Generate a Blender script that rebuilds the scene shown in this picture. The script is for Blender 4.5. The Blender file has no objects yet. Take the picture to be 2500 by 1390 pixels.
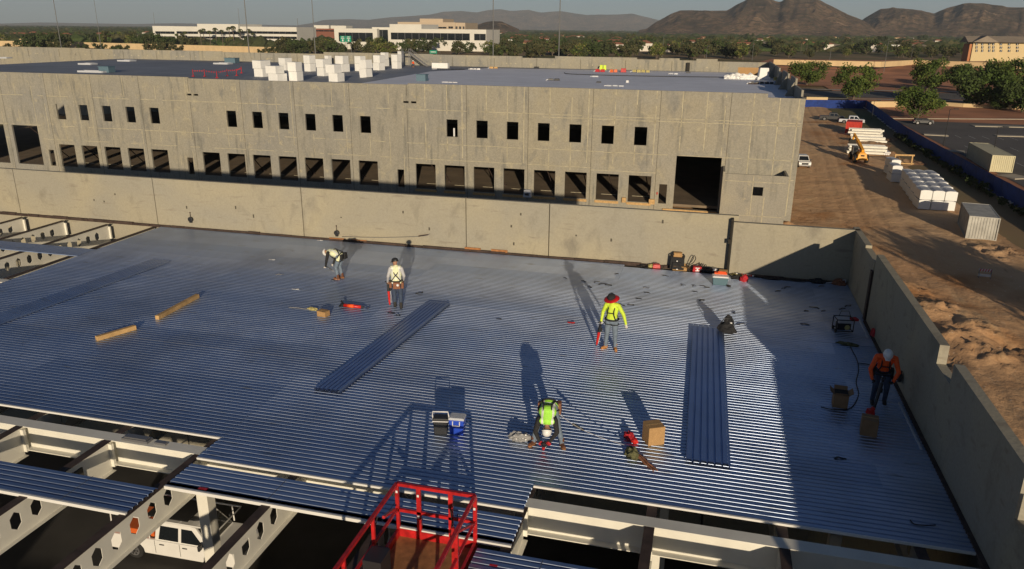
import bpy, bmesh, math, random
from mathutils import Vector, Matrix, noise as mnoise
R = math.radians
random.seed(7)
sc = bpy.context.scene
COL = sc.collection

# ------------------------------------------------------------------ camera, sky, sun, exposure
F_PX, YAW, PITCH, ROLL, CAM_Z = 1875.9, .2494, .322, .01, 9.2
GZ = -12.6                     # ground level; the near roof deck is z = 0
def cam_axes():
    cy, sy = math.cos(YAW), math.sin(YAW)
    f = Vector((-sy*math.cos(PITCH), cy*math.cos(PITCH), -math.sin(PITCH)))
    r = Vector((cy, sy, 0)); u = r.cross(f)
    r2 = r*math.cos(ROLL)+u*math.sin(ROLL); u2 = -r*math.sin(ROLL)+u*math.cos(ROLL)
    return r2, u2, f
CR, CU, CF = cam_axes()
CAM = Vector((0, 0, CAM_Z))
def ray(x, y): return CF + CR*((x-1250)/F_PX) - CU*((y-695)/F_PX)
def onz(x, y, z=0.0):
    d = ray(x, y); return CAM + d*((z-CAM_Z)/d.z)
def onY(x, y, Y):
    d = ray(x, y); return CAM + d*(Y/d.y)
def onX(x, y, X):
    d = ray(x, y); return CAM + d*(X/d.x)
def gnd(x, y): return onz(x, y, GZ)

cd = bpy.data.cameras.new('camera'); co = bpy.data.objects.new('camera', cd); COL.objects.link(co)
cd.sensor_width = 36; cd.lens = F_PX/2500*36; cd.clip_start = .1; cd.clip_end = 60000
m = Matrix((CR, CU, -CF)).transposed().to_4x4(); m.translation = CAM; co.matrix_world = m
sc.camera = co

SUN_AZ, SUN_EL = 18.6, 10.8    # shadows run toward -X and +Y
sdir = Vector((math.sin(R(SUN_AZ))*math.cos(R(SUN_EL)), -math.cos(R(SUN_AZ))*math.cos(R(SUN_EL)), math.sin(R(SUN_EL))))
w = bpy.data.worlds.new('World'); sc.world = w; w.use_nodes = True
nt = w.node_tree; bg = nt.nodes['Background']
sky = nt.nodes.new('ShaderNodeTexSky'); sky.sky_type = 'NISHITA'; sky.sun_disc = False
sky.sun_elevation = R(SUN_EL)
sky.sun_rotation = math.atan2(sdir.x, sdir.y)
sky.altitude = 400; sky.air_density = .6; sky.dust_density = .45; sky.ozone_density = 2.1
nt.links.new(sky.outputs[0], bg.inputs['Color']); bg.inputs['Strength'].default_value = .05
sl = bpy.data.lights.new('sun', 'SUN'); sl.energy = 4.7; sl.angle = R(.5); sl.color = (1, .83, .60)
so = bpy.data.objects.new('sun', sl); COL.objects.link(so)
so.rotation_euler = sdir.to_track_quat('Z', 'Y').to_euler()
sc.view_settings.view_transform = 'Standard'; sc.view_settings.look = 'None'
sc.view_settings.exposure = 0.0; sc.view_settings.gamma = 1.0

# ------------------------------------------------------------------ materials
MATS = {}
def mat(name, col, rough=.8, metal=0.0, n=0.0, ns=3.0, bump=0.0, bs=20.0, n2=0.0, ns2=.3, spec=.5, stretch=None, alpha=1.0, emit=None):
    """Principled material whose colour varies by two scales of noise in world position."""
    if name in MATS: return MATS[name]
    mt = bpy.data.materials.new(name); mt.use_nodes = True; t = mt.node_tree
    b = t.nodes['Principled BSDF']; L = t.links
    b.inputs['Roughness'].default_value = rough; b.inputs['Metallic'].default_value = metal
    b.inputs['Specular IOR Level'].default_value = spec
    b.inputs['Base Color'].default_value = (*col, 1)
    if alpha < 1: b.inputs['Alpha'].default_value = alpha
    if n or n2 or bump:
        g = t.nodes.new('ShaderNodeNewGeometry'); src = g.outputs['Position']
        if stretch:
            mp = t.nodes.new('ShaderNodeMapping'); mp.inputs['Scale'].default_value = stretch
            L.new(src, mp.inputs[0]); src = mp.outputs[0]
        last = None
        for amt, s, d in ((n, ns, 5), (n2, ns2, 3)):
            if not amt: continue
            tx = t.nodes.new('ShaderNodeTexNoise'); tx.inputs['Scale'].default_value = s; tx.inputs['Detail'].default_value = d
            L.new(src, tx.inputs[0])
            mr = t.nodes.new('ShaderNodeMapRange'); mr.inputs[1].default_value = .3; mr.inputs[2].default_value = .7
            mr.inputs[3].default_value = 1-amt; mr.inputs[4].default_value = 1+amt
            L.new(tx.outputs['Fac'], mr.inputs[0])
            mx = t.nodes.new('ShaderNodeVectorMath'); mx.operation = 'SCALE'
            if last is None: mx.inputs[0].default_value = col
            else: L.new(last, mx.inputs[0])
            L.new(mr.outputs[0], mx.inputs['Scale']); last = mx.outputs[0]
        if last: L.new(last, b.inputs['Base Color'])
        if bump:
            tb = t.nodes.new('ShaderNodeTexNoise'); tb.inputs['Scale'].default_value = bs; tb.inputs['Detail'].default_value = 4
            L.new(src, tb.inputs[0]); bm = t.nodes.new('ShaderNodeBump'); bm.inputs['Strength'].default_value = bump
            bm.inputs['Distance'].default_value = .05; L.new(tb.outputs['Fac'], bm.inputs['Height']); L.new(bm.outputs[0], b.inputs['Normal'])
    MATS[name] = mt; return mt

def node_mat(name, fn):
    mt = bpy.data.materials.new(name); mt.use_nodes = True; t = mt.node_tree
    fn(t, t.nodes['Principled BSDF']); MATS[name] = mt; return mt
def N(t, kind, **k):
    nd = t.nodes.new(kind)
    for a, b in k.items():
        if a.startswith('i'): nd.inputs[int(a[1:])].default_value = b
        else: setattr(nd, a, b)
    return nd
def mix(t, fac, a, b, blend='MIX'):
    m_ = t.nodes.new('ShaderNodeMix'); m_.data_type = 'RGBA'; m_.blend_type = blend
    for sock, v in ((m_.inputs[0], fac), (m_.inputs[6], a), (m_.inputs[7], b)):
        if isinstance(v, (int, float)): sock.default_value = v
        elif isinstance(v, tuple): sock.default_value = (*v, 1)
        else: t.links.new(v, sock)
    return m_.outputs[2]
def noise_fac(t, src, scale, lo, hi, detail=4, stretch=None, rough=.5, dist=0.0):
    if stretch:
        mp = N(t, 'ShaderNodeMapping'); mp.inputs['Scale'].default_value = stretch; t.links.new(src, mp.inputs[0]); src = mp.outputs[0]
    tx = N(t, 'ShaderNodeTexNoise'); tx.inputs['Scale'].default_value = scale; tx.inputs['Detail'].default_value = detail
    tx.inputs['Roughness'].default_value = rough; tx.inputs['Distortion'].default_value = dist
    t.links.new(src, tx.inputs[0])
    mr = N(t, 'ShaderNodeMapRange'); mr.inputs[1].default_value = lo; mr.inputs[2].default_value = hi
    t.links.new(tx.outputs['Fac'], mr.inputs[0]); return mr.outputs[0]

def facade_conc(t, b):     # tilt-up wall, form marks, stains and drips
    g = N(t, 'ShaderNodeNewGeometry').outputs['Position']
    base = mix(t, noise_fac(t, g, .13, .35, .65, 3), (.335, .31, .245), (.295, .285, .25))
    dark = noise_fac(t, g, .55, .55, .80, 6, (1, 1, .45), .65, .6)
    sx = N(t, 'ShaderNodeSeparateXYZ'); t.links.new(g, sx.inputs[0]); d8 = N(t, 'ShaderNodeMath', operation='MULTIPLY_ADD'); d8.inputs[1].default_value = .125; d8.inputs[2].default_value = -.2375; t.links.new(sx.outputs[0], d8.inputs[0])
    fl = N(t, 'ShaderNodeMath', operation='FLOOR'); t.links.new(d8.outputs[0], fl.inputs[0]); wn = N(t, 'ShaderNodeTexWhiteNoise'); wn.noise_dimensions = '1D'; t.links.new(fl.outputs[0], wn.inputs['W'])
    base = mix(t, wn.outputs['Value'], base, (.25, .245, .225), 'MIX') if False else mix(t, noise_fac(t, g, .4, .3, .7, 3), base, mix(t, wn.outputs['Value'], (.33, .30, .225), (.255, .252, .238)))
    c = mix(t, dark, base, (.165, .17, .17))
    pale = noise_fac(t, g, .8, .58, .7, 5, (1, 1, 1), .6)
    c = mix(t, pale, c, (.38, .345, .255))
    streak = noise_fac(t, g, 1.6, .56, .74, 4, (1, 1, .12))
    c = mix(t, streak, c, (.20, .195, .17))
    fine = noise_fac(t, g, 6, .3, .7, 6)
    f2 = N(t, 'ShaderNodeMapRange'); f2.inputs[3].default_value = .86; f2.inputs[4].default_value = 1.1; t.links.new(fine, f2.inputs[0])
    vs = N(t, 'ShaderNodeVectorMath', operation='SCALE'); t.links.new(c, vs.inputs[0]); t.links.new(f2.outputs[0], vs.inputs['Scale'])
    t.links.new(vs.outputs[0], b.inputs['Base Color']); b.inputs['Roughness'].default_value = .9
    b.inputs['Specular IOR Level'].default_value = .2
node_mat('facade_concrete', facade_conc)
def near_conc(t, b):
    g = N(t, 'ShaderNodeNewGeometry').outputs['Position']
    base = mix(t, noise_fac(t, g, .22, .35, .65, 4, None, .5, .8), (.385, .345, .250), (.325, .305, .250))
    c = mix(t, noise_fac(t, g, 1.1, .55, .75, 5, (1, 1, .6), .6, .5), base, (.245, .225, .18))
    c = mix(t, noise_fac(t, g, 2.6, .6, .75, 3, (.4, 1, 2.2)), c, (.27, .24, .19))
    fine = noise_fac(t, g, 14, .3, .7, 6)
    f2 = N(t, 'ShaderNodeMapRange'); f2.inputs[3].default_value = .93; f2.inputs[4].default_value = 1.05; t.links.new(fine, f2.inputs[0])
    vs = N(t, 'ShaderNodeVectorMath', operation='SCALE'); t.links.new(c, vs.inputs[0]); t.links.new(f2.outputs[0], vs.inputs['Scale'])
    t.links.new(vs.outputs[0], b.inputs['Base Color']); b.inputs['Roughness'].default_value = .88
    b.inputs['Specular IOR Level'].default_value = .2
    bp = N(t, 'ShaderNodeBump'); bp.inputs['Strength'].default_value = .15; bp.inputs['Distance'].default_value = .02
    t.links.new(fine, bp.inputs['Height']); t.links.new(bp.outputs[0], b.inputs['Normal'])
node_mat('near_concrete', near_conc)
def deck_metal(t, b):      # galvanised deck: every sheet its own tint and polish, scuffs and dust
    g = N(t, 'ShaderNodeNewGeometry').outputs['Position']
    sp = N(t, 'ShaderNodeSeparateXYZ'); t.links.new(g, sp.inputs[0])
    def cell(o, off, size):
        a = N(t, 'ShaderNodeMath', operation='ADD'); a.inputs[1].default_value = off; t.links.new(o, a.inputs[0])
        d = N(t, 'ShaderNodeMath', operation='DIVIDE'); d.inputs[1].default_value = size; t.links.new(a.outputs[0], d.inputs[0])
        f = N(t, 'ShaderNodeMath', operation='FLOOR'); t.links.new(d.outputs[0], f.inputs[0]); return f.outputs[0]
    cb = N(t, 'ShaderNodeCombineXYZ')
    t.links.new(cell(sp.outputs[0], 25.2, 7.35), cb.inputs[0]); t.links.new(cell(sp.outputs[1], -.16, .9144), cb.inputs[1])
    wn = N(t, 'ShaderNodeTexWhiteNoise'); wn.noise_dimensions = '3D'; t.links.new(cb.outputs[0], wn.inputs[0])
    c = mix(t, wn.outputs['Value'], (.34, .43, .61), (.49, .57, .73))
    c = mix(t, noise_fac(t, g, .35, .45, .75, 5), c, (.30, .35, .46))
    c = mix(t, noise_fac(t, g, 5, .62, .75, 5, (.25, 1, 1)), c, (.30, .33, .39))
    t.links.new(c, b.inputs['Base Color']); b.inputs['Metallic'].default_value = .95
    tg = N(t, 'ShaderNodeCombineXYZ'); tg.inputs[0].default_value = 1; t.links.new(tg.outputs[0], b.inputs['Tangent']); b.inputs['Anisotropic'].default_value = .66
    rr = N(t, 'ShaderNodeMapRange'); rr.inputs[3].default_value = .35; rr.inputs[4].default_value = .43
    t.links.new(noise_fac(t, g, 1.3, .3, .7, 5), rr.inputs[0]); t.links.new(rr.outputs[0], b.inputs['Roughness'])
node_mat('deck_metal', deck_metal)
def dirt(t, b):
    g = N(t, 'ShaderNodeNewGeometry').outputs['Position']
    c = mix(t, noise_fac(t, g, .045, .4, .6, 5, (1, .45, 1)), (.66, .39, .205), (.72, .48, .28))
    c = mix(t, noise_fac(t, g, .25, .5, .7, 5, (1.6, .4, 1), .6, 1.2), c, (.68, .45, .25))
    c = mix(t, noise_fac(t, g, .12, .55, .7, 4), c, (.50, .25, .11))
    c = mix(t, noise_fac(t, g, 1.5, .62, .85, 6, (1.5, .3, 1)), c, (.36, .20, .10))
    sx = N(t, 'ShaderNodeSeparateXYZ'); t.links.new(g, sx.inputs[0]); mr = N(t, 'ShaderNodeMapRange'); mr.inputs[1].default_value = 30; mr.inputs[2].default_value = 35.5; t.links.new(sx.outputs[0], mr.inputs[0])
    mm = N(t, 'ShaderNodeMath', operation='MULTIPLY'); t.links.new(mr.outputs[0], mm.inputs[0]); t.links.new(noise_fac(t, g, .3, .2, .55, 5), mm.inputs[1]); c = mix(t, mm.outputs[0], c, (.22, .125, .075))   # dark soil band beside the fence, with the fence's shadow painted in
    sp_ = noise_fac(t, g, 3.2, .66, .72, 5); c = mix(t, sp_, c, (.80, .62, .44))
    t.links.new(c, b.inputs['Base Color']); b.inputs['Roughness'].default_value = 1; b.inputs['Specular IOR Level'].default_value = .1
    bp = N(t, 'ShaderNodeBump'); bp.inputs['Strength'].default_value = 1; bp.inputs['Distance'].default_value = .13
    t.links.new(noise_fac(t, g, 1.6, 0, 1, 8, (1, .7, 1), .65), bp.inputs['Height']); t.links.new(bp.outputs[0], b.inputs['Normal'])
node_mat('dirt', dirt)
def plain(t, b):           # the wide valley floor: scrub, lawns, dust
    g = N(t, 'ShaderNodeNewGeometry').outputs['Position']
    c = mix(t, noise_fac(t, g, .006, .42, .6, 6, None, .6), (.34, .24, .15), (.13, .14, .07))
    c = mix(t, noise_fac(t, g, .03, .5, .65, 5), c, (.28, .20, .12))
    c = mix(t, noise_fac(t, g, .0011, .5, .7, 4), c, (.10, .12, .07))
    t.links.new(c, b.inputs['Base Color']); b.inputs['Roughness'].default_value = 1; b.inputs['Specular IOR Level'].default_value = .05
node_mat('plain', plain)
def asphalt(t, b):
    g = N(t, 'ShaderNodeNewGeometry').outputs['Position']
    c = mix(t, noise_fac(t, g, .08, .35, .65, 5), (.085, .078, .074), (.12, .108, .10))
    c = mix(t, noise_fac(t, g, .9, .6, .75, 5, (.3, 1, 1)), c, (.06, .056, .054))
    t.links.new(c, b.inputs['Base Color']); b.inputs['Roughness'].default_value = .9
node_mat('asphalt', asphalt)
def rock(t, b):
    g = N(t, 'ShaderNodeNewGeometry').outputs['Position']
    c = mix(t, noise_fac(t, g, .004, .35, .65, 7, (1, .6, .5), .75, .6), (.085, .06, .045), (.44, .28, .17))
    c = mix(t, noise_fac(t, g, .02, .5, .7, 6), c, (.10, .08, .055))
    c = mix(t, noise_fac(t, g, .045, .45, .62, 7, None, .75), c, (.10, .085, .05)); c = mix(t, noise_fac(t, g, .016, .58, .68, 6, None, .7), c, (.46, .31, .20))
    t.links.new(c, b.inputs['Base Color']); b.inputs['Roughness'].default_value = 1; b.inputs['Specular IOR Level'].default_value = .05
    bp = N(t, 'ShaderNodeBump'); bp.inputs['Strength'].default_value = 1; bp.inputs['Distance'].default_value = 38
    t.links.new(noise_fac(t, g, .012, 0, 1, 8, None, .7), bp.inputs['Height']); t.links.new(bp.outputs[0], b.inputs['Normal'])
node_mat('rock', rock)
M = MATS
mat('black_gap', (.03, .027, .022), .95)
mat('joint_dark', (.09, .08, .06), .95)
mat('joint_pale', (.42, .38, .27), .95, n=.25, ns=2)
mat('roof_grey', (.21, .23, .275), .62, n=.1, ns=.3, n2=.12, ns2=.05)
mat('roof_pale', (.74, .76, .84), .55, n=.06, ns=.4, n2=.06, ns2=.06)
mat('slab', (.045, .042, .038), .85, n=.3, ns=.4, n2=.3, ns2=.12)
mat('inner_floor', (.20, .15, .10), .9, n=.2, ns=.5)
mat('cream_steel', (.74, .72, .64), .55, n=.08, ns=1.5, n2=.06, ns2=.4)
mat('rust_steel', (.055, .035, .028), .8, n=.4, ns=4)
mat('white_paint', (.74, .73, .70), .35, n=.04, ns=2)
mat('foam_white', (.80, .80, .78), .6, n=.04, ns=1.2)
mat('wrap_grey', (.46, .46, .48), .45, n=.06, ns=1.5)
mat('cardboard', (.42, .25, .105), .85, n=.08, ns=9)
mat('cardboard_shaded', (.25, .15, .075), .85, n=.1, ns=9)  # cardboard with shade painted in, for the two boxes near the right parapet
mat('lumber', (.52, .33, .14), .8, n=.22, ns=4, stretch=(1, 1, 1))
mat('red_paint', (.46, .014, .016), .42, n=.3, ns=9, n2=.2, ns2=2.5, bump=.1, bs=40)
mat('red_tool', (.60, .02, .015), .4)
mat('red_cloth', (.45, .02, .03), .8, n=.2, ns=20)
mat('red_container', (.50, .035, .02), .6, n=.1, ns=1)
mat('grey_container', (.42, .41, .37), .6, n=.18, ns=1.2, n2=.1, ns2=.5)
mat('tan_container', (.56, .51, .33), .6, n=.07, ns=1)
mat('black_rubber', (.018, .018, .018), .75)
mat('black_plastic', (.022, .023, .026), .45)
mat('black_cloth', (.020, .020, .022), .9, n=.3, ns=30)
mat('dark_glass', (.012, .015, .018), .08, spec=.8)
mat('chrome', (.6, .6, .62), .2, 1.0)
mat('steel_grey', (.25, .25, .26), .5, .7)
mat('blue_plastic', (.02, .07, .50), .4)
mat('white_plastic', (.75, .75, .76), .4)
mat('teal_plastic', (.085, .16, .20), .5)
mat('lid_grey', (.50, .52, .56), .45)
mat('clear_film', (.30, .30, .30), .25, n=.2, ns=18)
mat('hivis_yellow', (.62, .80, .06), .7, n=.1, ns=16)
mat('hivis_pale', (.76, .78, .50), .7, n=.1, ns=16)
mat('hivis_lime', (.40, .85, .08), .7, n=.1, ns=20)
mat('hivis_orange', (.92, .11, .015), .7, n=.08, ns=16)
mat('reflective', (.72, .74, .68), .4)
mat('denim', (.155, .20, .26), .9, n=.2, ns=12)
mat('denim_dark', (.045, .065, .11), .9, n=.25, ns=12)
mat('skin', (.36, .19, .12), .6)
mat('white_glove', (.62, .60, .56), .8)
mat('boot_tan', (.48, .22, .07), .8, n=.15, ns=25)
mat('boot_brown', (.13, .05, .025), .8, n=.15, ns=25)
mat('boot_black', (.03, .028, .026), .8)
mat('leather', (.23, .095, .05), .75, n=.2, ns=20)
mat('helmet_white', (.80, .80, .78), .35)
mat('hair', (.02, .015, .012), .7)
mat('camo', (.10, .10, .045), .9, n=.6, ns=18)
mat('straw', (.42, .36, .14), .9, n=.4, ns=22)
mat('yellow_machine', (.80, .36, .02), .45, n=.06, ns=2)
mat('blue_mesh', (.006, .032, .19), .8, n=.18, ns=1.2, n2=.2, ns2=.3)
mat('tan_wall', (.62, .46, .26), .9, n=.1, ns=.25)
mat('office_white', (.66, .64, .58), .8, n=.04, ns=.1)
mat('office_tan', (.50, .40, .29), .85)
mat('brick_red', (.22, .085, .055), .9)
mat('roof_tile', (.33, .13, .075), .9, n=.2, ns=1)
mat('stucco', (.64, .50, .28), .9)
mat('stucco_white', (.66, .62, .55), .9)
mat('stucco_orange', (.48, .20, .09), .9)
mat('hotel_roof', (.26, .215, .17), .9, n=.1, ns=.3)
mat('sign_green', (.01, .26, .16), .5)
mat('galv_pole', (.15, .155, .16), .6, .2)
mat('kerb', (.42, .37, .29), .9, n=.1, ns=1)
mat('line_white', (.55, .55, .52), .8)
mat('red_soil', (.46, .19, .09), 1, n=.25, ns=.08, n2=.2, ns2=.02, bump=.5, bs=.6)
mat('bark', (.13, .10, .075), .95, n=.2, ns=4)
for nm, c in (('leaf_a', (.065, .100, .024)), ('leaf_b', (.10, .130, .030)), ('leaf_c', (.055, .078, .026)), ('leaf_d', (.17, .16, .055)), ('leaf_far', (.055, .064, .028)), ('leaf_far2', (.088, .084, .038)), ('leaf_palm', (.07, .08, .03))):
    mat(nm, c, .85, n=.3, ns=.7, n2=.15, ns2=.1, spec=.15)
mat('orange_paint', (.62, .12, .02), .5)
mat('rust_board', (.36, .16, .06), .9, n=.3, ns=6)
mat('blue_unit', (.10, .17, .22), .6)
mat('barrier_white', (.6, .58, .56), .6)

# ------------------------------------------------------------------ mesh helpers
class MB:
    def __init__(s): s.v = []; s.f = []; s.m = []
    def add(s, vs, fs, m=0):
        o = len(s.v); s.v += [tuple(p) for p in vs]
        for f in fs: s.f.append(tuple(o+i for i in f)); s.m.append(m)
    def hexa(s, c, m=0): s.add(c, ((0,3,2,1),(4,5,6,7),(0,1,5,4),(1,2,6,5),(2,3,7,6),(3,0,4,7)), m)
    def bx(s, x0, x1, y0, y1, z0, z1, m=0):
        s.hexa(((x0,y0,z0),(x1,y0,z0),(x1,y1,z0),(x0,y1,z0),(x0,y0,z1),(x1,y0,z1),(x1,y1,z1),(x0,y1,z1)), m)
    def rbox(s, c, d, rz=0, m=0, top=1.0, rx=0, ry=0):
        hx, hy, hz = d[0]/2, d[1]/2, d[2]/2
        mt = Matrix.Rotation(rz, 3, 'Z') @ Matrix.Rotation(ry, 3, 'Y') @ Matrix.Rotation(rx, 3, 'X'); c = Vector(c)
        P = [c+mt@Vector(q) for q in ((-hx,-hy,-hz),(hx,-hy,-hz),(hx,hy,-hz),(-hx,hy,-hz),(-hx*top,-hy*top,hz),(hx*top,-hy*top,hz),(hx*top,hy*top,hz),(-hx*top,hy*top,hz))]
        s.hexa(P, m)
    def bar(s, p, q, w, h=None, m=0, up=(0,0,1)):
        p, q = Vector(p), Vector(q); h = h or w; d = (q-p).normalized(); upv = Vector(up)
        if abs(d.dot(upv)) > .98: upv = Vector((0,1,0))
        a = d.cross(upv).normalized(); b = a.cross(d)
        a *= w/2; b *= h/2
        s.hexa((p-a-b,p+a-b,q+a-b,q-a-b,p-a+b,p+a+b,q+a+b,q-a+b), m)
    def tube(s, p, q, r0, r1=None, n=8, m=0, cap=True):
        s.path([p, q], r0, n, m, r1=r1, cap=cap)
    def path(s, pts, r, n=6, m=0, r1=None, cap=True, closed=False):
        pts = [Vector(p) for p in pts]; k = len(pts); r1 = r if r1 is None else r1; o = len(s.v); a = None
        for i, p in enumerate(pts):
            d = (pts[min(i+1, k-1)]-pts[max(i-1, 0)])
            if d.length < 1e-9: d = Vector((0,0,1))
            d.normalize()
            if a is None: a = d.orthogonal().normalized()
            else:
                a = a-d*a.dot(d)
                a = a.normalized() if a.length > 1e-6 else d.orthogonal().normalized()
            b = d.cross(a); rr = r+(r1-r)*i/max(1, k-1)
            for j in range(n):
                t = 2*math.pi*j/n; s.v.append(tuple(p+a*(rr*math.cos(t))+b*(rr*math.sin(t))))
        for i in range(k-1):
            for j in range(n):
                s.f.append((o+i*n+j, o+i*n+(j+1)%n, o+(i+1)*n+(j+1)%n, o+(i+1)*n+j)); s.m.append(m)
        if cap:
            s.f.append(tuple(o+j for j in range(n))[::-1]); s.m.append(m)
            s.f.append(tuple(o+(k-1)*n+j for j in range(n))); s.m.append(m)
    def lathe(s, prof, n=16, c=(0,0,0), m=0, sx=1, sy=1, mt=None):
        o = len(s.v); c = Vector(c)
        for r, z in prof:
            for j in range(n):
                t = 2*math.pi*j/n; q = Vector((r*sx*math.cos(t), r*sy*math.sin(t), z))
                if mt: q = mt@q
                s.v.append(tuple(c+q))
        for i in range(len(prof)-1):
            for j in range(n):
                s.f.append((o+i*n+j, o+i*n+(j+1)%n, o+(i+1)*n+(j+1)%n, o+(i+1)*n+j)); s.m.append(m)
        s.f.append(tuple(o+j for j in range(n))[::-1]); s.m.append(m)
        s.f.append(tuple(o+(len(prof)-1)*n+j for j in range(n))); s.m.append(m)
    def prism(s, poly, axis, a, b, m=0):
        """extrude a 2-D polygon along an axis ('x': poly is (y,z), 'y': (x,z), 'z': (x,y))"""
        def P(u, v, t): return (t,u,v) if axis == 'x' else ((u,t,v) if axis == 'y' else (u,v,t))
        k = len(poly); s.add([P(u,v,a) for u,v in poly]+[P(u,v,b) for u,v in poly],
            [tuple(range(k)), tuple(range(2*k-1, k-1, -1))]+[(i, i+k, (i+1)%k+k, (i+1)%k) for i in range(k)], m)
    def ball(s, c, r, m=0, n=10, sc=(1,1,1)):
        prof = [(math.sin(math.pi*i/6)*r+1e-4, -math.cos(math.pi*i/6)*r) for i in range(7)]
        s.lathe([(a, z*sc[2]) for a, z in prof], n, c, m, sc[0], sc[1])
    def mesh(s, name, mats, smooth=False):
        me = bpy.data.meshes.new(name); me.from_pydata(s.v, [], s.f)
        for mm in (mats if isinstance(mats, (list, tuple)) else [mats]): me.materials.append(M[mm] if isinstance(mm, str) else mm)
        if len(me.materials) > 1: me.polygons.foreach_set('material_index', s.m)
        bm = bmesh.new(); bm.from_mesh(me); bmesh.ops.recalc_face_normals(bm, faces=bm.faces[:]); bm.to_mesh(me); bm.free()
        if smooth:
            me.polygons.foreach_set('use_smooth', [True]*len(me.polygons))
        me.update(); return me
    def build(s, name, mats, parent=None, smooth=False, loc=None, origin=None):
        if origin is not None:
            o_ = Vector(origin); s.v = [tuple(Vector(p)-o_) for p in s.v]
            if parent is None: loc = origin
        ob = bpy.data.objects.new(name, s.mesh(name, mats, smooth)); COL.objects.link(ob)
        if parent: ob.parent = parent
        if loc is not None: ob.location = loc
        return ob
def bevel(ob, w=.02, seg=2):
    md = ob.modifiers.new('b', 'BEVEL'); md.width = w; md.segments = seg; md.limit_method = 'ANGLE'; return ob
def tag(o, label, cat, group=None):
    o['label'] = label; o['category'] = cat
    if group: o['group'] = group
    return o
def thing(name, label, cat, loc=(0,0,0), rz=0, group=None):
    o = bpy.data.objects.new(name, None); COL.objects.link(o); o.location = loc; o.rotation_euler = (0,0,rz)
    o.empty_display_size = .2
    return tag(o, label, cat, group)
def struct(name, mb, mats, smooth=False):
    o = mb.build(name, mats, None, smooth); o['kind'] = 'structure'; return o
def dup(root, loc, rz=0, label=None, scale=None):
    def cp(o, par):
        c = o.copy(); COL.objects.link(c)
        if par: c.parent = par
        for ch in list(o.children):
            cp(ch, c)
        return c
    r = cp(root, None); r.location = loc; r.rotation_euler = (0,0,rz)
    if label: r['label'] = label
    if scale is not None: r.scale = scale if isinstance(scale, (tuple, list)) else (scale,)*3
    return r
def wall(mb, axis, pos, th, u0, u1, v0, v1, openings, m=0):
    """wall slab: axis 'y' = plane of constant Y (u is X); 'x' = plane of constant X (u is Y); openings (u0,u1,v0,v1) are cut right through"""
    us = sorted({u0, u1, *[min(max(o[i], u0), u1) for o in openings for i in (0, 1)]})
    vs = sorted({v0, v1, *[min(max(o[i], v0), v1) for o in openings for i in (2, 3)]})
    def full(i, j):
        if i < 0 or j < 0 or i >= len(us)-1 or j >= len(vs)-1: return False
        cu, cv = (us[i]+us[i+1])/2, (vs[j]+vs[j+1])/2
        return not any(o[0] < cu < o[1] and o[2] < cv < o[3] for o in openings)
    def P(u, t, v): return (u, t, v) if axis == 'y' else (t, u, v)
    for i in range(len(us)-1):
        for j in range(len(vs)-1):
            if not full(i, j): continue
            a, b, c, d = us[i], us[i+1], vs[j], vs[j+1]; p, q = pos, pos+th
            mb.add([P(a,p,c),P(b,p,c),P(b,p,d),P(a,p,d)], [(0,1,2,3)], m)
            mb.add([P(a,q,c),P(b,q,c),P(b,q,d),P(a,q,d)], [(3,2,1,0)], m)
            if not full(i-1, j): mb.add([P(a,p,c),P(a,q,c),P(a,q,d),P(a,p,d)], [(0,1,2,3)], m)
            if not full(i+1, j): mb.add([P(b,p,c),P(b,q,c),P(b,q,d),P(b,p,d)], [(3,2,1,0)], m)
            if not full(i, j-1): mb.add([P(a,p,c),P(b,p,c),P(b,q,c),P(a,q,c)], [(0,1,2,3)], m)
            if not full(i, j+1): mb.add([P(a,p,d),P(b,p,d),P(b,q,d),P(a,q,d)], [(3,2,1,0)], m)
# ------------------------------------------------------------------ ground, yard, roads
def bump2(x, y, s, sd=0.0): return mnoise.noise(Vector((x*s+sd, y*s-sd, sd)))
mb = MB()
rs = [-30000, -9000, -3000, -1200, -500, -200, -80, 20, 120, 260, 500, 1000, 2500, 6000, 14000, 40000]
for i in range(len(rs)-1):
    for j in range(len(rs)-1):
        mb.add([(rs[i], rs[j], GZ-.3), (rs[i+1], rs[j], GZ-.3), (rs[i+1], rs[j+1], GZ-.3), (rs[i], rs[j+1], GZ-.3)], [(0,1,2,3)])
struct('ground', mb, 'plain')
# dirt yard: displaced grid with spoil heaps and trenches
MOUNDS = [(11.5, 88, 2.6, 1.5), (13.5, 83, 2.4, 1.2), (15.5, 87, 2.2, .6), (10.5, 80, 2.0, 1.3), (13, 76, 2.4, .9), (17.3, 70.5, 2.3, 1.2), (19, 66, 2.2, 1.3), (16, 64, 2, .7), (15.8, 72, 2.0, 1.0),
          (21, 62.5, 2, .8), (18.5, 60, 1.8, .9), (20.5, 57.5, 2, .7), (17.0, 56, 1.5, -.7), (14.3, 66, 1.5, -.9), (22.5, 59, 1.4, -.6), (16, 58.5, 1.6, -.7), (14, 60, 2, .8), (34, 172, 3, 1.2), (33, 160, 2.5, 1.0), (36, 150, 3, 1.1), (33, 150, 2, .8),
          (36.5, 182, 4, 1.0), (30, 88, 3, .25), (-1.5, 89.5, 1.8, 1.1), (.2, 90.5, 1.6, .9), (-2.6, 91, 1.5, .6), (9.5, 92.5, 1.5, .9)]
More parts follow.
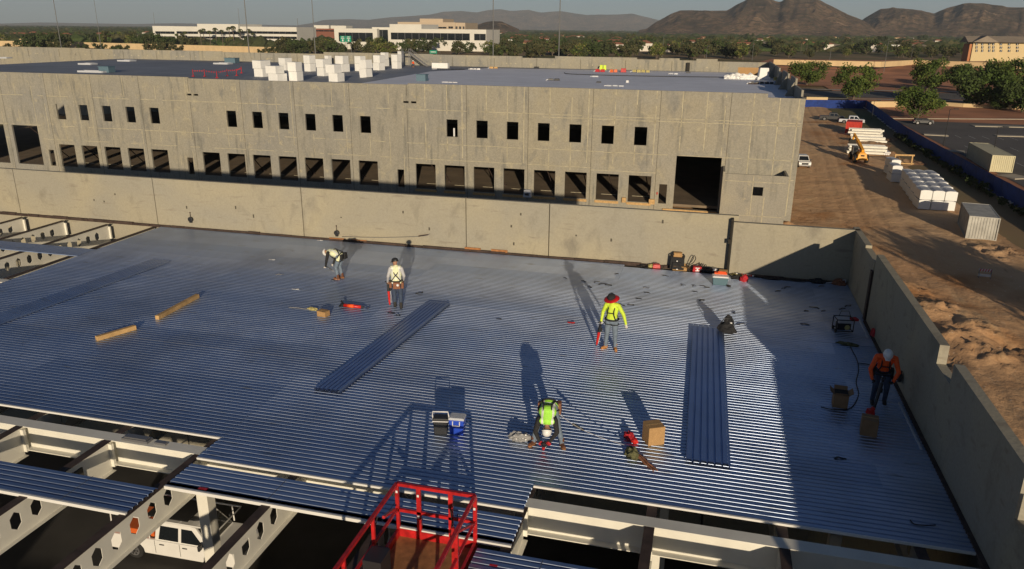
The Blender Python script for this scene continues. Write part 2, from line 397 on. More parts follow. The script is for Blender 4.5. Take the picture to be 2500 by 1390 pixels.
def ground_h(x, y):
    h = .10*bump2(x, y, .25, 3)+.05*bump2(x, y, .9, 8)
    rough = 0
    for mx, my, s, a in MOUNDS:
        d2 = ((x-mx)**2+(y-my)**2)/(s*s)
        if d2 < 6: g_ = math.exp(-d2); h += .6*a*g_; rough = max(rough, g_)
    h += rough*(.42*bump2(x, y, 1.1, 5)+.30*bump2(x, y, 2.6, 1)+.20*bump2(x, y, 5.5, 6))
    sw = max(0, min(1, (x-31)/5)); h -= .8*sw*sw*(3-2*sw)*(1 if y > 95 else max(0, (y-80)/15))
    if x < 8: h += 0
    for cx_, dp in ((16.6, .05), (18.7, .07), (21.0, .07), (23.0, .05), (14.4, .04)): h -= dp*math.exp(-((x-cx_-(y-90)*.055-.5*math.sin(y*.045))**2)/.09)
    return h
mb = MB(); nx, ny = 176, 560; X0, X1, Y0, Y1 = -8, 44.5, 6, 256
ys = [Y0+(Y1-Y0)*(j/ny)**1.25 for j in range(ny+1)]
for j in range(ny+1):
    for i in range(nx+1):
        x = X0+(X1-X0)*i/nx; mb.v.append((x, ys[j], GZ+.04+ground_h(x, ys[j])))
for j in range(ny):
    for i in range(nx):
        a = j*(nx+1)+i; mb.f.append((a, a+1, a+nx+2, a+nx+1)); mb.m.append(0)
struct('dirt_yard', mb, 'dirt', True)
mb = MB(); mb.add([(-140, -60, GZ-.02), (X0+.5, -60, GZ-.02), (X0+.5, 94.2, GZ-.02), (-140, 94.2, GZ-.02)], [(0,1,2,3)])
struct('concrete_apron', mb, 'slab')
mb = MB(); mb.bx(-8.2, 5.56, -9.8, 30.74, GZ, GZ+.45); mb.bx(-72, -8.2, -9.8, 30.74, GZ-.019, GZ-.004); struct('concrete_floor', mb, 'slab')
mb = MB(); mb.add([(X0, -60, GZ-.05), (60, -60, GZ-.05), (60, Y0+1, GZ-.05), (X0, Y0+1, GZ-.05)], [(0,1,2,3)])
mb.add([(44, 5, GZ-.05), (240, 5, GZ-.05), (240, 420, GZ-.05), (44, 420, GZ-.05)], [(0,1,2,3)])
struct('bare_soil', mb, 'red_soil')
# parking lot with kerbed islands and stall lines
mb = MB(); mb.add([(46, 60, GZ), (190, 60, GZ), (190, 222, GZ), (46, 222, GZ)], [(0,1,2,3)])
struct('parking_lot', mb, 'asphalt')
isl = MB()
for (a, b) in (((2110, 430), (2480, 436)),): pass
def strip(mb, p, q, wd, z0, z1, m=0):
    p, q = Vector((p[0], p[1], 0)), Vector((q[0], q[1], 0)); d = (q-p).normalized(); n_ = Vector((-d.y, d.x, 0))*wd/2
    c = [p-n_, q-n_, q+n_, p+n_]
    mb.hexa([(v.x, v.y, z0) for v in c]+[(v.x, v.y, z1) for v in c], m)
for (x0, y0), (x1, y1), wd in (((2170, 290), (2500, 292), .8), ((2375, 308), (2500, 311), 2.6), ((2255, 329), (2314, 332), 2.2), ((2430, 332), (2500, 334), 2.0), ((2300, 368), (2355, 372), 2.4), ((2455, 428), (2500, 438), 3.4)):
    strip(isl, gnd(x0, y0), gnd(x1, y1), wd, GZ, GZ+.15)
struct('kerb_island', isl, 'kerb')
ln = MB()
for k in range(34):
    for yy in (170, 188, 131, 149):
        x = 50+k*2.75
        if x > 140: continue
        ln.add([(x, yy, GZ+.004), (x+.1, yy, GZ+.004), (x+.1, yy+5.2, GZ+.004), (x, yy+5.2, GZ+.004)], [(0,1,2,3)])
struct('stall_lines', ln, 'line_white')
# street beyond, its kerbs and pavement
def road(y0, y1, nm, m_, z, xa=8, xb=420, slope=.12):
    mb = MB(); mb.add([(xa, y0, z), (xb, y0+(xb-xa)*slope, z), (xb, y1+(xb-xa)*slope, z), (xa, y1, z)], [(0,1,2,3)]); struct(nm, mb, m_)
road(291, 322, 'road', 'asphalt', GZ+.0)
road(326, 331, 'pavement', 'kerb', GZ+.06)
road(283, 287, 'pavement', 'kerb', GZ+.06)
mb = MB()
for k in range(60):
    x = 10+k*7; mb.add([(x, 306+x*.12-1, GZ+.005), (x+3, 306+(x+3)*.12-1, GZ+.005), (x+3, 306+(x+3)*.12-.8, GZ+.005), (x, 306+x*.12-.8, GZ+.005)], [(0,1,2,3)])
struct('lane_markings', mb, 'line_white')
# red embankment rising to the freeway wall
mb = MB(); nx, ny = 90, 26
for j in range(ny+1):
    for i in range(nx+1):
        x = 4+i*7; v = j/ny; y = 345+x*.12+v*175+x*.10
        h = 5.2*(3*v*v-2*v**3)+.5*bump2(x, y, .03, 2)+.2*bump2(x, y, .2, 4)
        mb.v.append((x, y, GZ-.1+h*(1 if x > 30 else .6)))
for j in range(ny):
    for i in range(nx):
        a = j*(nx+1)+i; mb.f.append((a, a+1, a+nx+2, a+nx+1)); mb.m.append(0)
struct('red_embankment', mb, 'red_soil', True)

# ------------------------------------------------------------------ near building
ROOT_A = thing('unfinished_warehouse', 'nearest building, open steel frame with ribbed blue grey roof deck and smooth tan parapets', 'warehouse', (-10, 15, GZ))
OA = Vector(ROOT_A.location)
def pa(mb, name, mats, label=None, par=None, smooth=False):
    o = mb.build(name, mats, par or ROOT_A, smooth, origin=OA)
    if label: o['label'] = label
    return o
PITCH_R = .1524
def ribs(mb, x0, x1, y0, y1, z=0.0, m=0, jag=0.0):
    prof = []; y = y0
    while y < y1-.02:
        prof += [(y, z-.038), (y+.0115, z-.006), (y+.0155, z-.001), (y+.019, z), (y+.106, z), (y+.110, z-.004), (y+.120, z-.038)]; y += PITCH_R
    prof.append((y, z-.038)); o = len(mb.v)
    for i, (yy, zz) in enumerate(prof):
        r_ = random.Random(int(yy/.9144)); e = jag*(r_.random()-.5)
        mb.v += [(x0+e, yy, zz), (x1+e, yy, zz)]
    for i in range(len(prof)-1):
        a = o+2*i; mb.f.append((a, a+1, a+3, a+2)); mb.m.append(m)
D = MB()
ribs(D, -25.2, -10.55, 13.84, 30.6, jag=.02); ribs(D, -10.548, -3.0, 12.93, 30.6, jag=.02); ribs(D, -2.998, 5.56, 13.84, 30.3)
# side laps (thin raised seams every third of a sheet) and end-lap seams
for k in range(19):
    y = 13.84+.016+k*.9144
    if k in (5, 11): D.bx(-25.2, 5.5, y+.006, y+.010, 0, .004, 1)
pa(D, 'roof_deck', ['deck_metal', 'steel_grey'], 'ribbed metal roof deck the workers stand on')
D = MB(); ribs(D, -60, -25.14, 25.35, 26.3, .006); pa(D, 'deck_strip', 'deck_metal', 'single strip of deck reaching left over bare beams at the far wall')
D = MB(); ribs(D, -10.5, -2.96, 11.78, 12.62, 0); ribs(D, -10.5, -2.96, 11.02+.76, 11.8, 0) ; D.bx(-8.15, -8.138, 11.78, 12.6, 0, .004, 1); D.bx(-5.6, -5.588, 11.78, 12.6, 0, .004, 1)
D.bx(-10.5, -2.96, 11.735, 11.778, -.075, -.003, 2); D.bx(-9.75, -9.55, 11.83, 11.9, 0, .003, 3)
pa(D, 'deck_strip', ['deck_metal', 'steel_grey', 'white_paint', 'red_paint'], 'narrow strip of deck with white edge in front of the main deck')
D = MB(); ribs(D, -40, -10.6, 10.76, 11.66, 0); D.bx(-40, -10.6, 10.71, 10.755, -.075, -.003, 2); D.bx(-12.2, -12.188, 10.76, 11.66, 0, .004, 1)
pa(D, 'deck_strip', ['deck_metal', 'steel_grey', 'white_paint'], 'deck strip nearest the bottom left corner')
D = MB(); ribs(D, -3.55, 5.5, 10.5, 11.5, 0); D.bx(-2.3, -2.288, 10.5, 11.5, 0, .004, 1); D.bx(-3.2, -3.05, 11.1, 11.15, 0, .003, 3)
D.bx(-3.55, 5.5, 10.45, 10.496, -.075, -.003, 2)
pa(D, 'deck_strip', ['deck_metal', 'steel_grey', 'white_paint', 'red_paint'], 'deck strip right of the red basket')
# bright edge closure of the main deck
E_ = MB(); E_.bx(-25.2, -10.55, 13.79, 13.836, -.045, .002); E_.bx(-10.54, -3.0, 12.885, 12.926, -.045, .002); E_.bx(-3.0, 5.5, 13.79, 13.836, -.045, .002)
pa(E_, 'edge_trim', 'white_paint')
# parapet panels along the far side of the deck
jx = [-72, -58.4, -50.2, -41.9, -33.6, -25.5, -17.7, -9.9, -6.25, 1.35]
for a, b in zip(jx[:-1], jx[1:]):
    P_ = MB(); P_.bx(a+.02, b-.02, 30.74, 30.95, GZ, 2.295); P_.bx(a+.02, b-.02, 30.735, 30.745, 2.25, 2.297, 1)
    for _ in range(3):
        u = random.uniform(a+1, b-1); v = random.uniform(.3, 1.8); P_.bx(u, u+.07, 30.73, 30.739, v, v+.05+.12*random.random(), 2)
    bevel(pa(P_, 'parapet_panel', ['near_concrete', 'near_concrete', 'joint_dark']), .012)
P_ = MB(); P_.bx(1.15, 5.76, 30.38, 30.6, GZ, 2.12); bevel(pa(P_, 'parapet_panel', 'near_concrete', 'short end panel set forward of the long far parapet'), .012)
G_ = MB(); G_.bx(-72, 1.15, 30.952, 30.97, GZ, 2.2); G_.bx(1.06, 1.148, 30.42, 30.95, GZ, 2.22); pa(G_, 'backing_strip', 'black_gap')
G_ = MB(); G_.bx(1.09, 1.145, 30.385, 30.6, -.05, 2.14); G_.bx(1.0, 1.14, 30.34, 30.42, 1.25, 1.42); pa(G_, 'corner_angle', 'black_gap')
# ledger along the foot of that wall
Lg = MB()
x = -40.0
while x < 5.4:
    w_ = random.uniform(.5, 1.6); yy = 30.74 if x < 1.1 else 30.38
    Lg.bx(x, min(x+w_-.02, 5.4), yy-.11-.02*random.random(), yy-.002, -.06, .05+.035*random.random(), 0); x += w_
for x0 in (-9.95, -8.75, -16.4, -15.3): Lg.bx(x0, x0+.72, 30.66, 30.7, .02, .16 if x0 > -12 else .10, 2)
pa(Lg, 'ledger', ['rust_steel', 'joint_pale', 'rust_board'])
# the right-hand parapet: notched, one real wall down to the ground
Wn = MB()
segs = [(-22, 2.2, 1.95), (2.24, 11.2, 1.95), (11.2, 12.5, 1.95), (12.5, 12.95, 1.35), (12.95, 17.27, 2.35), (17.27, 18.42, 1.86), (18.42, 26.25, 2.33)]
wall(Wn, 'x', 5.56, .21, -22, 26.25, GZ, 2.35, [(a, b, h, 9) for a, b, h in segs if h < 2.35])
bevel(pa(Wn, 'parapet_panel', 'near_concrete', 'long notched parapet on the right side in shade'), .01)
Wn = MB(); wall(Wn, 'x', 5.57, .21, 26.5, 30.96, GZ, 2.12, [(26.5, 28.2, 2.02, 9)]); bevel(pa(Wn, 'parapet_panel', 'near_concrete', 'short parapet at the far right corner'), .01)
Wn = MB(); Wn.bx(5.62, 5.74, 26.25, 26.5, GZ, 1.75); Wn.bx(5.50, 5.559, 26.3, 26.55, -.05, 1.72); pa(Wn, 'corner_post', 'rust_steel')
Lg = MB(); Lg.bx(5.46, 5.556, -5, 26.2, -.06, .03); Lg.bx(5.33, 5.37, 24.6, 26.2, .005, .06, 1); Lg.bx(5.33, 5.37, 17.6, 20.0, .005, .05, 1); pa(Lg, 'ledger', ['rust_steel', 'lid_grey'])
# unseen camera-side wall, added to darken the interior; high slot lets sun onto truck
Wn = MB(); wall(Wn, 'y', -10.0, .21, -72, 5.55, GZ, -.25, [(-16.5, -5.8, -6.3, -3.7)]); pa(Wn, 'added_south_wall', 'near_concrete')
# steel: girder, castellated beams, columns
def ibeam_x(mb, x0, x1, yc, top, dep, fw, tw=.014, tf=.022):
    mb.bx(x0, x1, yc-fw/2, yc+fw/2, top-tf, top); mb.bx(x0, x1, yc-tw/2, yc+tw/2, top-dep+tf, top-tf-.0005); mb.bx(x0, x1, yc-fw/2, yc+fw/2, top-dep, top-dep+tf-.0005)
g_ = MB(); ibeam_x(g_, -45, 5.5, 13.24, -.045, .66, .32)
for k in range(18):
    xs = -40.8+k*2.52+.0
    g_.bx(xs-.005, xs+.005, 13.09, 13.232, -.68, -.07)
pa(g_, 'girder', 'cream_steel', 'deep cream girder running left to right under the deck edge')
g2 = MB(); ibeam_x(g2, -45, 5.5, 22.0, -.06, .66, .32); pa(g2, 'girder', 'cream_steel')
def castel(y0, y1, holes, xc, top=-.045, dep=.80, p=.51):
    mb = MB(); fw, tf, tw = .20, .016, .011; zc = top-dep/2; H_ = dep/2-tf; h, w_ = .21, .125
    mb.bx(xc-fw/2, xc+fw/2, y0, y1, top-tf, top, 1); mb.bx(xc-fw/2, xc+fw/2, y0, y1, top-dep, top-dep+tf, 0)
    def face(poly):
        k = len(poly)
        mb.add([(xc-tw/2, yy, zc+zz) for yy, zz in poly]+[(xc+tw/2, yy, zc+zz) for yy, zz in poly],
               [tuple(range(k)), tuple(range(2*k-1, k-1, -1))]+[(i, (i+1)%k, (i+1)%k+k, i+k) for i in range(k)])
    a, b = holes; nh = max(0, int((b-a)/p)); b = a+nh*p
    if a > y0+.01: face([(y0, -H_), (a, -H_), (a, H_), (y0, H_)])
    if b < y1-.01: face([(b, -H_), (y1, -H_), (y1, H_), (b, H_)])
    for i in range(nh):
        c = a+p*(i+.5); l, r_ = c-p/2, c+p/2
        face([(l, h/2), (c-w_, h/2), (c, h), (c, H_), (l, H_)]); face([(r_, H_), (c, H_), (c, h), (c+w_, h/2), (r_, h/2)])
        face([(l, -H_), (c, -H_), (c, -h), (c-w_, -h/2), (l, -h/2)]); face([(r_, -h/2), (c+w_, -h/2), (c, -h), (c, -H_), (r_, -H_)])
        face([(l, -h/2), (c-w_, -h/2), (c-w_, h/2), (l, h/2)]); face([(c+w_, -h/2), (r_, -h/2), (r_, h/2), (c+w_, h/2)])
    mb.bx(xc-.09, xc+.09, y1-.012, y1+.06, zc-.3, zc+.3, 0)
    return mb
for k, xc in enumerate([-40.8, -38.28, -35.76, -33.2, -30.7, -28.1, -25.6, -23.1, -20.6, -18.1, -15.6, -13.07, -10.64, -8.1, -5.58, -3.04, -.5, 2.02, 4.5]):
    top = -.045
    pa(castel(-4, 13.07, (-3.6, 12.45), xc, top, .80), 'castellated_beam', ['cream_steel', 'rust_steel'])
    pa(castel(13.41, 21.8, (14.1, 21.3), xc, top, .80), 'castellated_beam', ['cream_steel', 'rust_steel'])
    pa(castel(22.2, 30.6 if xc > -26 else 30.4, (22.6, 30.2), xc, top, .86, .56), 'castellated_beam', ['cream_steel', 'rust_steel'])
for (x, y, s) in ((-10.42, 12.86, .28), (-20.5, 13.24, .28), (-.4, 13.5, .28), (3.25, 14.9, .24), (-30.6, 13.24, .28), (-.4, 22, .28), (-30.6, 22, .28), (-33.2, 22, .28)):
    c = MB(); c.bx(x-s/2, x+s/2, y-s/2, y+s/2, GZ, -.74); c.bx(x-s*.8, x+s*.8, y-s*.8, y+s*.8, GZ, GZ+.04); bevel(pa(c, 'column', 'cream_steel'), .012)
# hanging clips and an electrical box on the steel
c = MB()
for (x, y) in ((-13.2, 12.1), (-16.0, 11.6)): c.rbox((x+.16, y, -.42), (.06, .22, .34), .1)
pa(c, 'hanger_plate', 'joint_dark')
c = MB(); c.bx(-12.75, -12.05, 13.15, 13.36, -.04, .02); c.bx(-12.7, -12.1, 13.18, 13.33, .02, .05); c.bx(-11.9, -11.6, 13.2, 13.3, -.04, .01); pa(c, 'clamp_plate', 'steel_grey')

# ------------------------------------------------------------------ far building
FY = 94.1
ROOT_B = thing('concrete_warehouse', 'long bare concrete warehouse across the yard with black window holes and grey flat roof', 'warehouse', (-45, FY, GZ))
OB = Vector(ROOT_B.location)
def pb(mb, name, mats, label=None, par=None, smooth=False):
    o = mb.build(name, mats, par or ROOT_B, smooth, origin=OB)
    if label: o['label'] = label
    return o
FL = -11.0
SP = 3.972
ops = []
win = [(-92.76+SP*i) for i in range(5)]+[(-64.6+SP*i) for i in range(6)]+[(-32.8+SP*i) for i in range(7)]+[-92.76-SP*(i+4) for i in range(5)]
for x in win: ops.append((x, x+1.5, -4.05, -1.87))
doors = [(-93.4+SP*i) for i in range(5)]+[(-69.1+SP*i) for i in range(7)]+[(-37.15+SP*i) for i in range(8)]
for x in doors: ops.append((x, x+2.75, FL, -7.72))
for x in (-95.45, -71.7, -39.75, -5.6): ops.append((x, x+.95, FL, -8.62))
ops += [(-101.4, -96.75, FL+.01, -5.2), (-107.5, -102.9, FL+.01, -5.2), (-3.8, 1.45, GZ+1.05, -5.1)]
for x in (-70.5, -69.45, -38.6, -37.55): ops.append((x, x+.75, -.02, .22))
tops = [(-70, -37.9, 2.27, 9), (5.85, 9.94, 1.98, 9)]
Fm = MB(); wall(Fm, 'y', FY, .26, -140, 9.94, GZ, 2.42, ops+tops)
# dark panel joints, pale form-joint fins (interrupted), door thresholds
jd = [1.9-8.0*k for k in range(18)]
def free(x0, x1, z0, z1): return not any(o[0] < x1 and o[1] > x0 and o[2] < z1 and o[3] > z0 for o in ops)
def vstrip(x, wd, z0, z1, pr, m, gap=0.0):
    z = z0
    while z < z1:
        h = random.uniform(.7, 2.2); e = min(z+h, z1)
        lim = 2.42 if x < -70 or x > -37.9 else 2.27
        if x > 5.85: lim = 1.98
        e = min(e, lim-.02)
        if e > z and random.random() > gap and free(x-wd/2, x+wd/2, z, e): Fm.bx(x-wd/2, x+wd/2, FY-pr, FY-.001, z, e, m)
        z += h
for x in jd: vstrip(x, .055, GZ, 2.4, .003, 1)
for x in jd:
    for off in (2.55, 5.35, 7.55 if x > -40 else 7.4):
        vstrip(x+off+random.uniform(-.15, .15), .10 if x > -40 else .07, GZ+1, 2.4, .012, 2, .08 if x > -40 else .45)
for x in jd:
    for z in (-.78, -1.12, -5.05, -7.05 if x < -16 else -7.3):
        if z == -1.12 and x < -30: continue
        u = x
        while u < x+8:
            l = random.uniform(.5, 2.0); e = min(u+l, x+8, 9.8)
            zz = z+random.uniform(-.03, .03)
            if e > u and random.random() > (.12 if x > -40 else .4) and free(u, e, zz-.04, zz+.04): Fm.bx(u, e, FY-.012, FY-.001, zz-.035, zz+.035, 2)
            u += l
fo = pb(Fm, 'front_wall', ['facade_concrete', 'joint_dark', 'joint_pale'])
S_ = MB()
for x in doors[12:]: S_.bx(x-.1, x+2.85, FY-.12, FY-.014, FL-.35, FL-.05)
S_.bx(-7.0+.3, -6.0, FY-.35, FY-.05, FL-.1, FL+.5); S_.bx(-10.0, -9.5, FY-.35, FY-.05, FL-.1, FL+.5); S_.bx(-5, 1.4, FY-.3, FY-.02, GZ+.8, GZ+1.04)
pb(S_, 'timber_form', 'lumber')
Fl = MB(); Fl.bx(-139.5, 9.7, FY+.27, 163.9, FL-.3, FL+.0)
pb(Fl, 'floor_slab', 'inner_floor')
sh = MB()   # pale sill lines seen through the doors
for x in doors:
    sh = MB(); sh.bx(x+.2, x+2.6, FY+3.4, FY+3.55, FL+.002, FL+.05); pb(sh, 'floor_joint', 'joint_pale')
Rf = MB(); Rf.bx(-139.7, 9.7, FY+.27, 163.9, 1.05, 1.3); pb(Rf, 'roof', 'roof_grey', 'dark grey flat roof membrane')
Pl = MB()
pts = [onz(895, 206, 1.31), onz(985, 186, 1.31), onz(1050, 175, 1.31), onz(1130, 171, 1.31), onz(1190, 166.5, 1.31)]
poly = [(p.x, min(p.y, 163.7)) for p in pts]; poly[0] = (poly[0][0]-1, FY+.3); poly += [(9.65, 163.7), (9.65, FY+.3)]
Pl.add([(x, y, 1.306) for x, y in poly], [tuple(range(len(poly)))]); pb(Pl, 'roof_membrane', 'roof_pale', 'pale lavender grey membrane covering the right half of the roof')
Bk = MB(); wall(Bk, 'y', 163.95, .25, -200, 9.9, GZ, 3.75, [(-200, -150, 3.6, 9), (-150, -112, 3.45, 9), (-112, -86, 3.3, 9), (-86, -60, 3.7, 9), (-60, -40, 3.6, 9), (-40, -33, 3.3, 9), (-16, -11.5, 3.45, 9), (-7.5, -4.2, 3.4, 9), (-.1, 9.9, 3.3, 9)])
for k in range(22):
    x = -195+k*9.3; Bk.bx(x, x+.08, 163.93, 163.949, 1.3, 3.2, 1)
    for _ in range(3): u = x+random.uniform(1, 8); Bk.bx(u, u+.25, 163.93, 163.949, 2.0, 2.2, 2)
pb(Bk, 'rear_parapet', ['facade_concrete', 'joint_dark', 'joint_pale'])
G_ = MB(); G_.bx(-6.0, -5.4, 163.2, 163.94, 1.3, 3.0); pb(G_, 'corner_post', 'black_gap')
Sd = MB(); wall(Sd, 'x', 9.70, .24, FY+.27, 164.2, GZ, 3.5, [(FY, 97.2, 1.98, 9), (97.2, 106, 2.7, 9), (106.1, 106.5, 2.0, 9), (113, 118, 2.9, 9), (118.1, 118.6, 1.9, 9), (128, 128.6, 2, 9), (128.6, 136, 3.0, 9), (146, 146.6, 2, 9)])
pb(Sd, 'side_wall', 'facade_concrete')
for y, h in ((106.2, 3.2), (118.3, 3.4), (128.3, 3.4), (146.3, 3.4)):
    P_ = MB(); P_.prism([(9.69, 1.3), (9.69, h), (8.6, 1.3)], 'y', y, y+.2); pb(P_, 'wall_brace', 'facade_concrete')
# entrance tower in front of the big opening
Tw = MB(); wall(Tw, 'y', 90.0, .22, 1.9, 8.55, GZ, -6.2, [(5.1, 6.2, -8.55, -7.55)])
wall(Tw, 'x', 1.68, .22, 90.0, FY-.01, GZ, -6.0, []); wall(Tw, 'x', 8.55, .22, 90.0, FY-.01, GZ, -6.2, [])
for z in (-7.0, -10.9): Tw.bx(1.95, 8.5, 89.985, 89.999, z-.03, z+.03, 1)
Tw.bx(5.75+.6, 5.85+.6, 89.985, 89.999, GZ, -8.7, 1)
Tw.bx(5.0, 5.08, 89.985, 89.999, -10.9, -6.25, 1)
pb(Tw, 'entrance_tower', ['facade_concrete', 'joint_pale'], 'low roofless concrete box with a small square hole at the right end of the front')
# tilt-up braces inside the dock openings
for i, x in enumerate(doors):
    if i % 2 == 0 or i > 12:
        for dx in ((.9, 2.2) if i in (1, 4, 12, 14, 16, 18) else (1.6,)):
            b_ = MB(); b_.tube((x+dx, FY+.3, -5.8), (x+dx+.6, FY+5.4, FL), .07, n=6); b_.bx(x+dx+.45, x+dx+.75, FY+5.2, FY+5.6, FL, FL+.12); pb(b_, 'wall_brace', 'rust_steel')
b_ = MB(); b_.tube((-98.5, FY+.3, -5.4), (-97.4, FY+6, FL), .07, n=6); pb(b_, 'wall_brace', 'rust_steel')
b_ = MB(); b_.bx(-31.9, -31.72, FY+.05, FY+.2, -4.0, -2.95); pb(b_, 'wall_pipe', 'white_plastic')
b_ = MB(); b_.bx(-5.95+.1, -5.72, FY-.1, FY-.02, -9.9, -9.6, 0); pb(b_, 'danger_sign', 'red_paint')
# floodlight cart in the apron shade, seen above the near parapet
# ------------------------------------------------------------------ people
def capsule(mb, p, q, r0, r1, side=None, k0=1.0, k1=None, n=14):
    """closed tapered limb; side/k widen it across one direction"""
    p, q = Vector(p), Vector(q); k1 = k0 if k1 is None else k1; d = (q-p)
    L_ = d.length; d = d.normalized() if L_ > 1e-6 else Vector((0,0,1))
    a = Vector(side) if side else d.orthogonal(); a = (a-d*a.dot(d)).normalized(); b = d.cross(a)
    st = []
    for i in range(1, 4): t = math.pi/2*i/4; st.append((-math.cos(t)*r0, math.sin(t)*r0, k0))
    for i in range(5): u = i/4; st.append((u*L_, r0+(r1-r0)*u, k0+(k1-k0)*u))
    for i in range(1, 4): t = math.pi/2*(1-i/4); st.append((L_+math.cos(t)*r1, math.sin(t)*r1, k1))
    o = len(mb.v); mb.v.append(tuple(p-d*r0))
    for x, r, k in st:
        for j in range(n):
            t = 2*math.pi*j/n; mb.v.append(tuple(p+d*x+a*(r*k*math.cos(t))+b*(r*math.sin(t))))
    e = len(mb.v); mb.v.append(tuple(q+d*r1)); m_ = len(st)
    for j in range(n):
        mb.f.append((o, o+1+(j+1)%n, o+1+j)); mb.m.append(0)
        for i in range(m_-1): mb.f.append((o+1+i*n+j, o+1+i*n+(j+1)%n, o+1+(i+1)*n+(j+1)%n, o+1+(i+1)*n+j)); mb.m.append(0)
        mb.f.append((e, o+1+(m_-1)*n+j, o+1+(m_-1)*n+(j+1)%n)); mb.m.append(0)
def remeshed(mb, name, voxel=.009, smooth=3):
    me = bpy.data.meshes.new(name); me.from_pydata(mb.v, [], mb.f)
    ob = bpy.data.objects.new(name, me); COL.objects.link(ob)
    r_ = ob.modifiers.new('r', 'REMESH'); r_.mode = 'VOXEL'; r_.voxel_size = voxel; r_.use_smooth_shade = True
    s_ = ob.modifiers.new('s', 'SMOOTH'); s_.factor = .5; s_.iterations = smooth
    dg = bpy.context.evaluated_depsgraph_get(); ev = ob.evaluated_get(dg)
    out = bpy.data.meshes.new_from_object(ev); bpy.data.objects.remove(ob); return out
def segdist(p, a, b):
    ab = b-a; t = max(0, min(1, (p-a).dot(ab)/max(1e-9, ab.dot(ab)))); return (p-a-ab*t).length
def person(label, J, loc, rz, top='hivis_yellow', legs='denim', glove='white_glove', boots='boot_tan', vest=None, grip=(1, 1), face_on=True, group=None):
    """J: joints in local space (x to the person's right, y forward, z up)"""
    root = thing('person', label, 'person', loc, rz, group)
    V = {k: Vector(v) for k, v in J.items()}
    mb = MB(); bones = []   # (a, b, region)
    def B(a, b, r0, r1, reg, side=None, k0=1.0, k1=None):
        if reg in ('top', 'legs'): r0 *= 1.12; r1 *= 1.12
        capsule(mb, a, b, r0, r1, side, k0, k1); bones.append((Vector(a), Vector(b), reg, max(r0, r1)))
    rt = (V['shR']-V['shL']).normalized(); hp = (V['hipR']-V['hipL']).normalized()
    pel, che, nek = V['pelvis'], V['chest'], V['neck']
    B(pel, pel.lerp(che, .5), .115, .105, 'top', hp, 1.36, 1.34); B(pel.lerp(che, .45), che, .108, .125, 'top', rt, 1.32, 1.38)
    B(che, nek.lerp(che, .28), .125, .085, 'top', rt, 1.36, 1.25); B(pel, pel+(V['hipR']+V['hipL']-2*pel)*.5, .115, .105, 'legs', hp, 1.34, 1.3)
    B(V['shL'].lerp(nek, .25), V['shR'].lerp(nek, .25), .066, .066, 'top')
    hd = V['head']; up = (hd-nek).normalized(); fw = V['face'].normalized(); fw = (fw-up*fw.dot(up)).normalized(); sd = up.cross(fw)
    B(nek-up*.02, hd-up*.04, .056, .054, 'skin')
    B(hd-up*.055+fw*.022, hd+up*.035-fw*.005, .070, .092, 'skin', sd, .86, .84); B(hd-up*.085+fw*.035, hd-up*.06+fw*.03, .042, .05, 'skin', sd, 1.0)
    B(hd-up*.005+fw*.088, hd-up*.035+fw*.112, .010, .015, 'skin')
    for s in (-1, 1): B(hd+sd*s*.078-up*.025, hd+sd*s*.080+up*.01-fw*.008, .011, .013, 'skin', fw, 1.3)
    for s, c in ((-1, 'L'), (1, 'R')):
        sh, el, wr = V['sh'+c], V['el'+c], V['wr'+c]
        B(sh, el, .062, .049, 'top'); B(el, wr, .049, .034, 'top')
        d = (wr-el).normalized(); hand = V.get('hand'+c); hdir = (hand-wr).normalized() if hand else d
        pal = hdir.cross(fw if abs(hdir.dot(fw)) < .9 else up).normalized()*s; nrm = pal.cross(hdir).normalized()
        w2 = wr+hdir*.035; B(wr, w2+hdir*.045, .030, .034, 'hand', pal, 1.0, 1.2)
        gr = grip[0 if c == 'L' else 1]
        for fi, (o_, ln_) in enumerate(((-.033, .062), (-.011, .074), (.011, .070), (.032, .056))):
            b0 = w2+hdir*.05+pal*o_; cdir = (hdir*(1-.55*gr)+nrm*(.9*gr)+pal*o_*3).normalized(); b1 = b0+cdir*ln_*.5
            c2 = (hdir*(1-1.3*gr)+nrm*(.6*gr+.15)+pal*o_*2).normalized(); b2 = b1+c2*ln_*.5
            B(b0-hdir*.02, b1, .0125, .0115, 'hand'); B(b1, b2, .0115, .0095, 'hand')
        t0 = w2-pal*.03; t1 = t0+(hdir*.6-pal*.75+nrm*.3).normalized()*.035; t2 = t1+(hdir*.9+nrm*.4).normalized()*.03
        B(t0, t1, .015, .013, 'hand'); B(t1, t2, .013, .011, 'hand')
        hi, kn, an = V['hip'+c], V['kn'+c], V['an'+c]
        B(hi, kn, .093, .064, 'legs', hp, 1.05); B(kn, an, .064, .050, 'legs'); B(an, an+Vector((0,0,-.03)), .05, .05, 'legs')
    me = remeshed(mb, 'body')
    for nm in (top, legs, 'skin', glove): me.materials.append(M[nm])
    idx = {'top': 0, 'legs': 1, 'skin': 2, 'hand': 3}
    waist = pel.lerp(che, .08); axis = (che-pel).normalized()
    regs = []
    for p in me.polygons:
        c = p.center; best = min(bones, key=lambda b_: segdist(c, b_[0], b_[1])-b_[3]); reg = best[2]
        if reg == 'top' and (c-waist).dot(axis) < 0 and (c-pel).length < .35 and segdist(c, V['elL'], V['wrL']) > .1 and segdist(c, V['elR'], V['wrR']) > .1: reg = 'legs'
        regs.append(reg); p.material_index = idx[reg]
    body = bpy.data.objects.new('body', me); COL.objects.link(body); body.parent = root
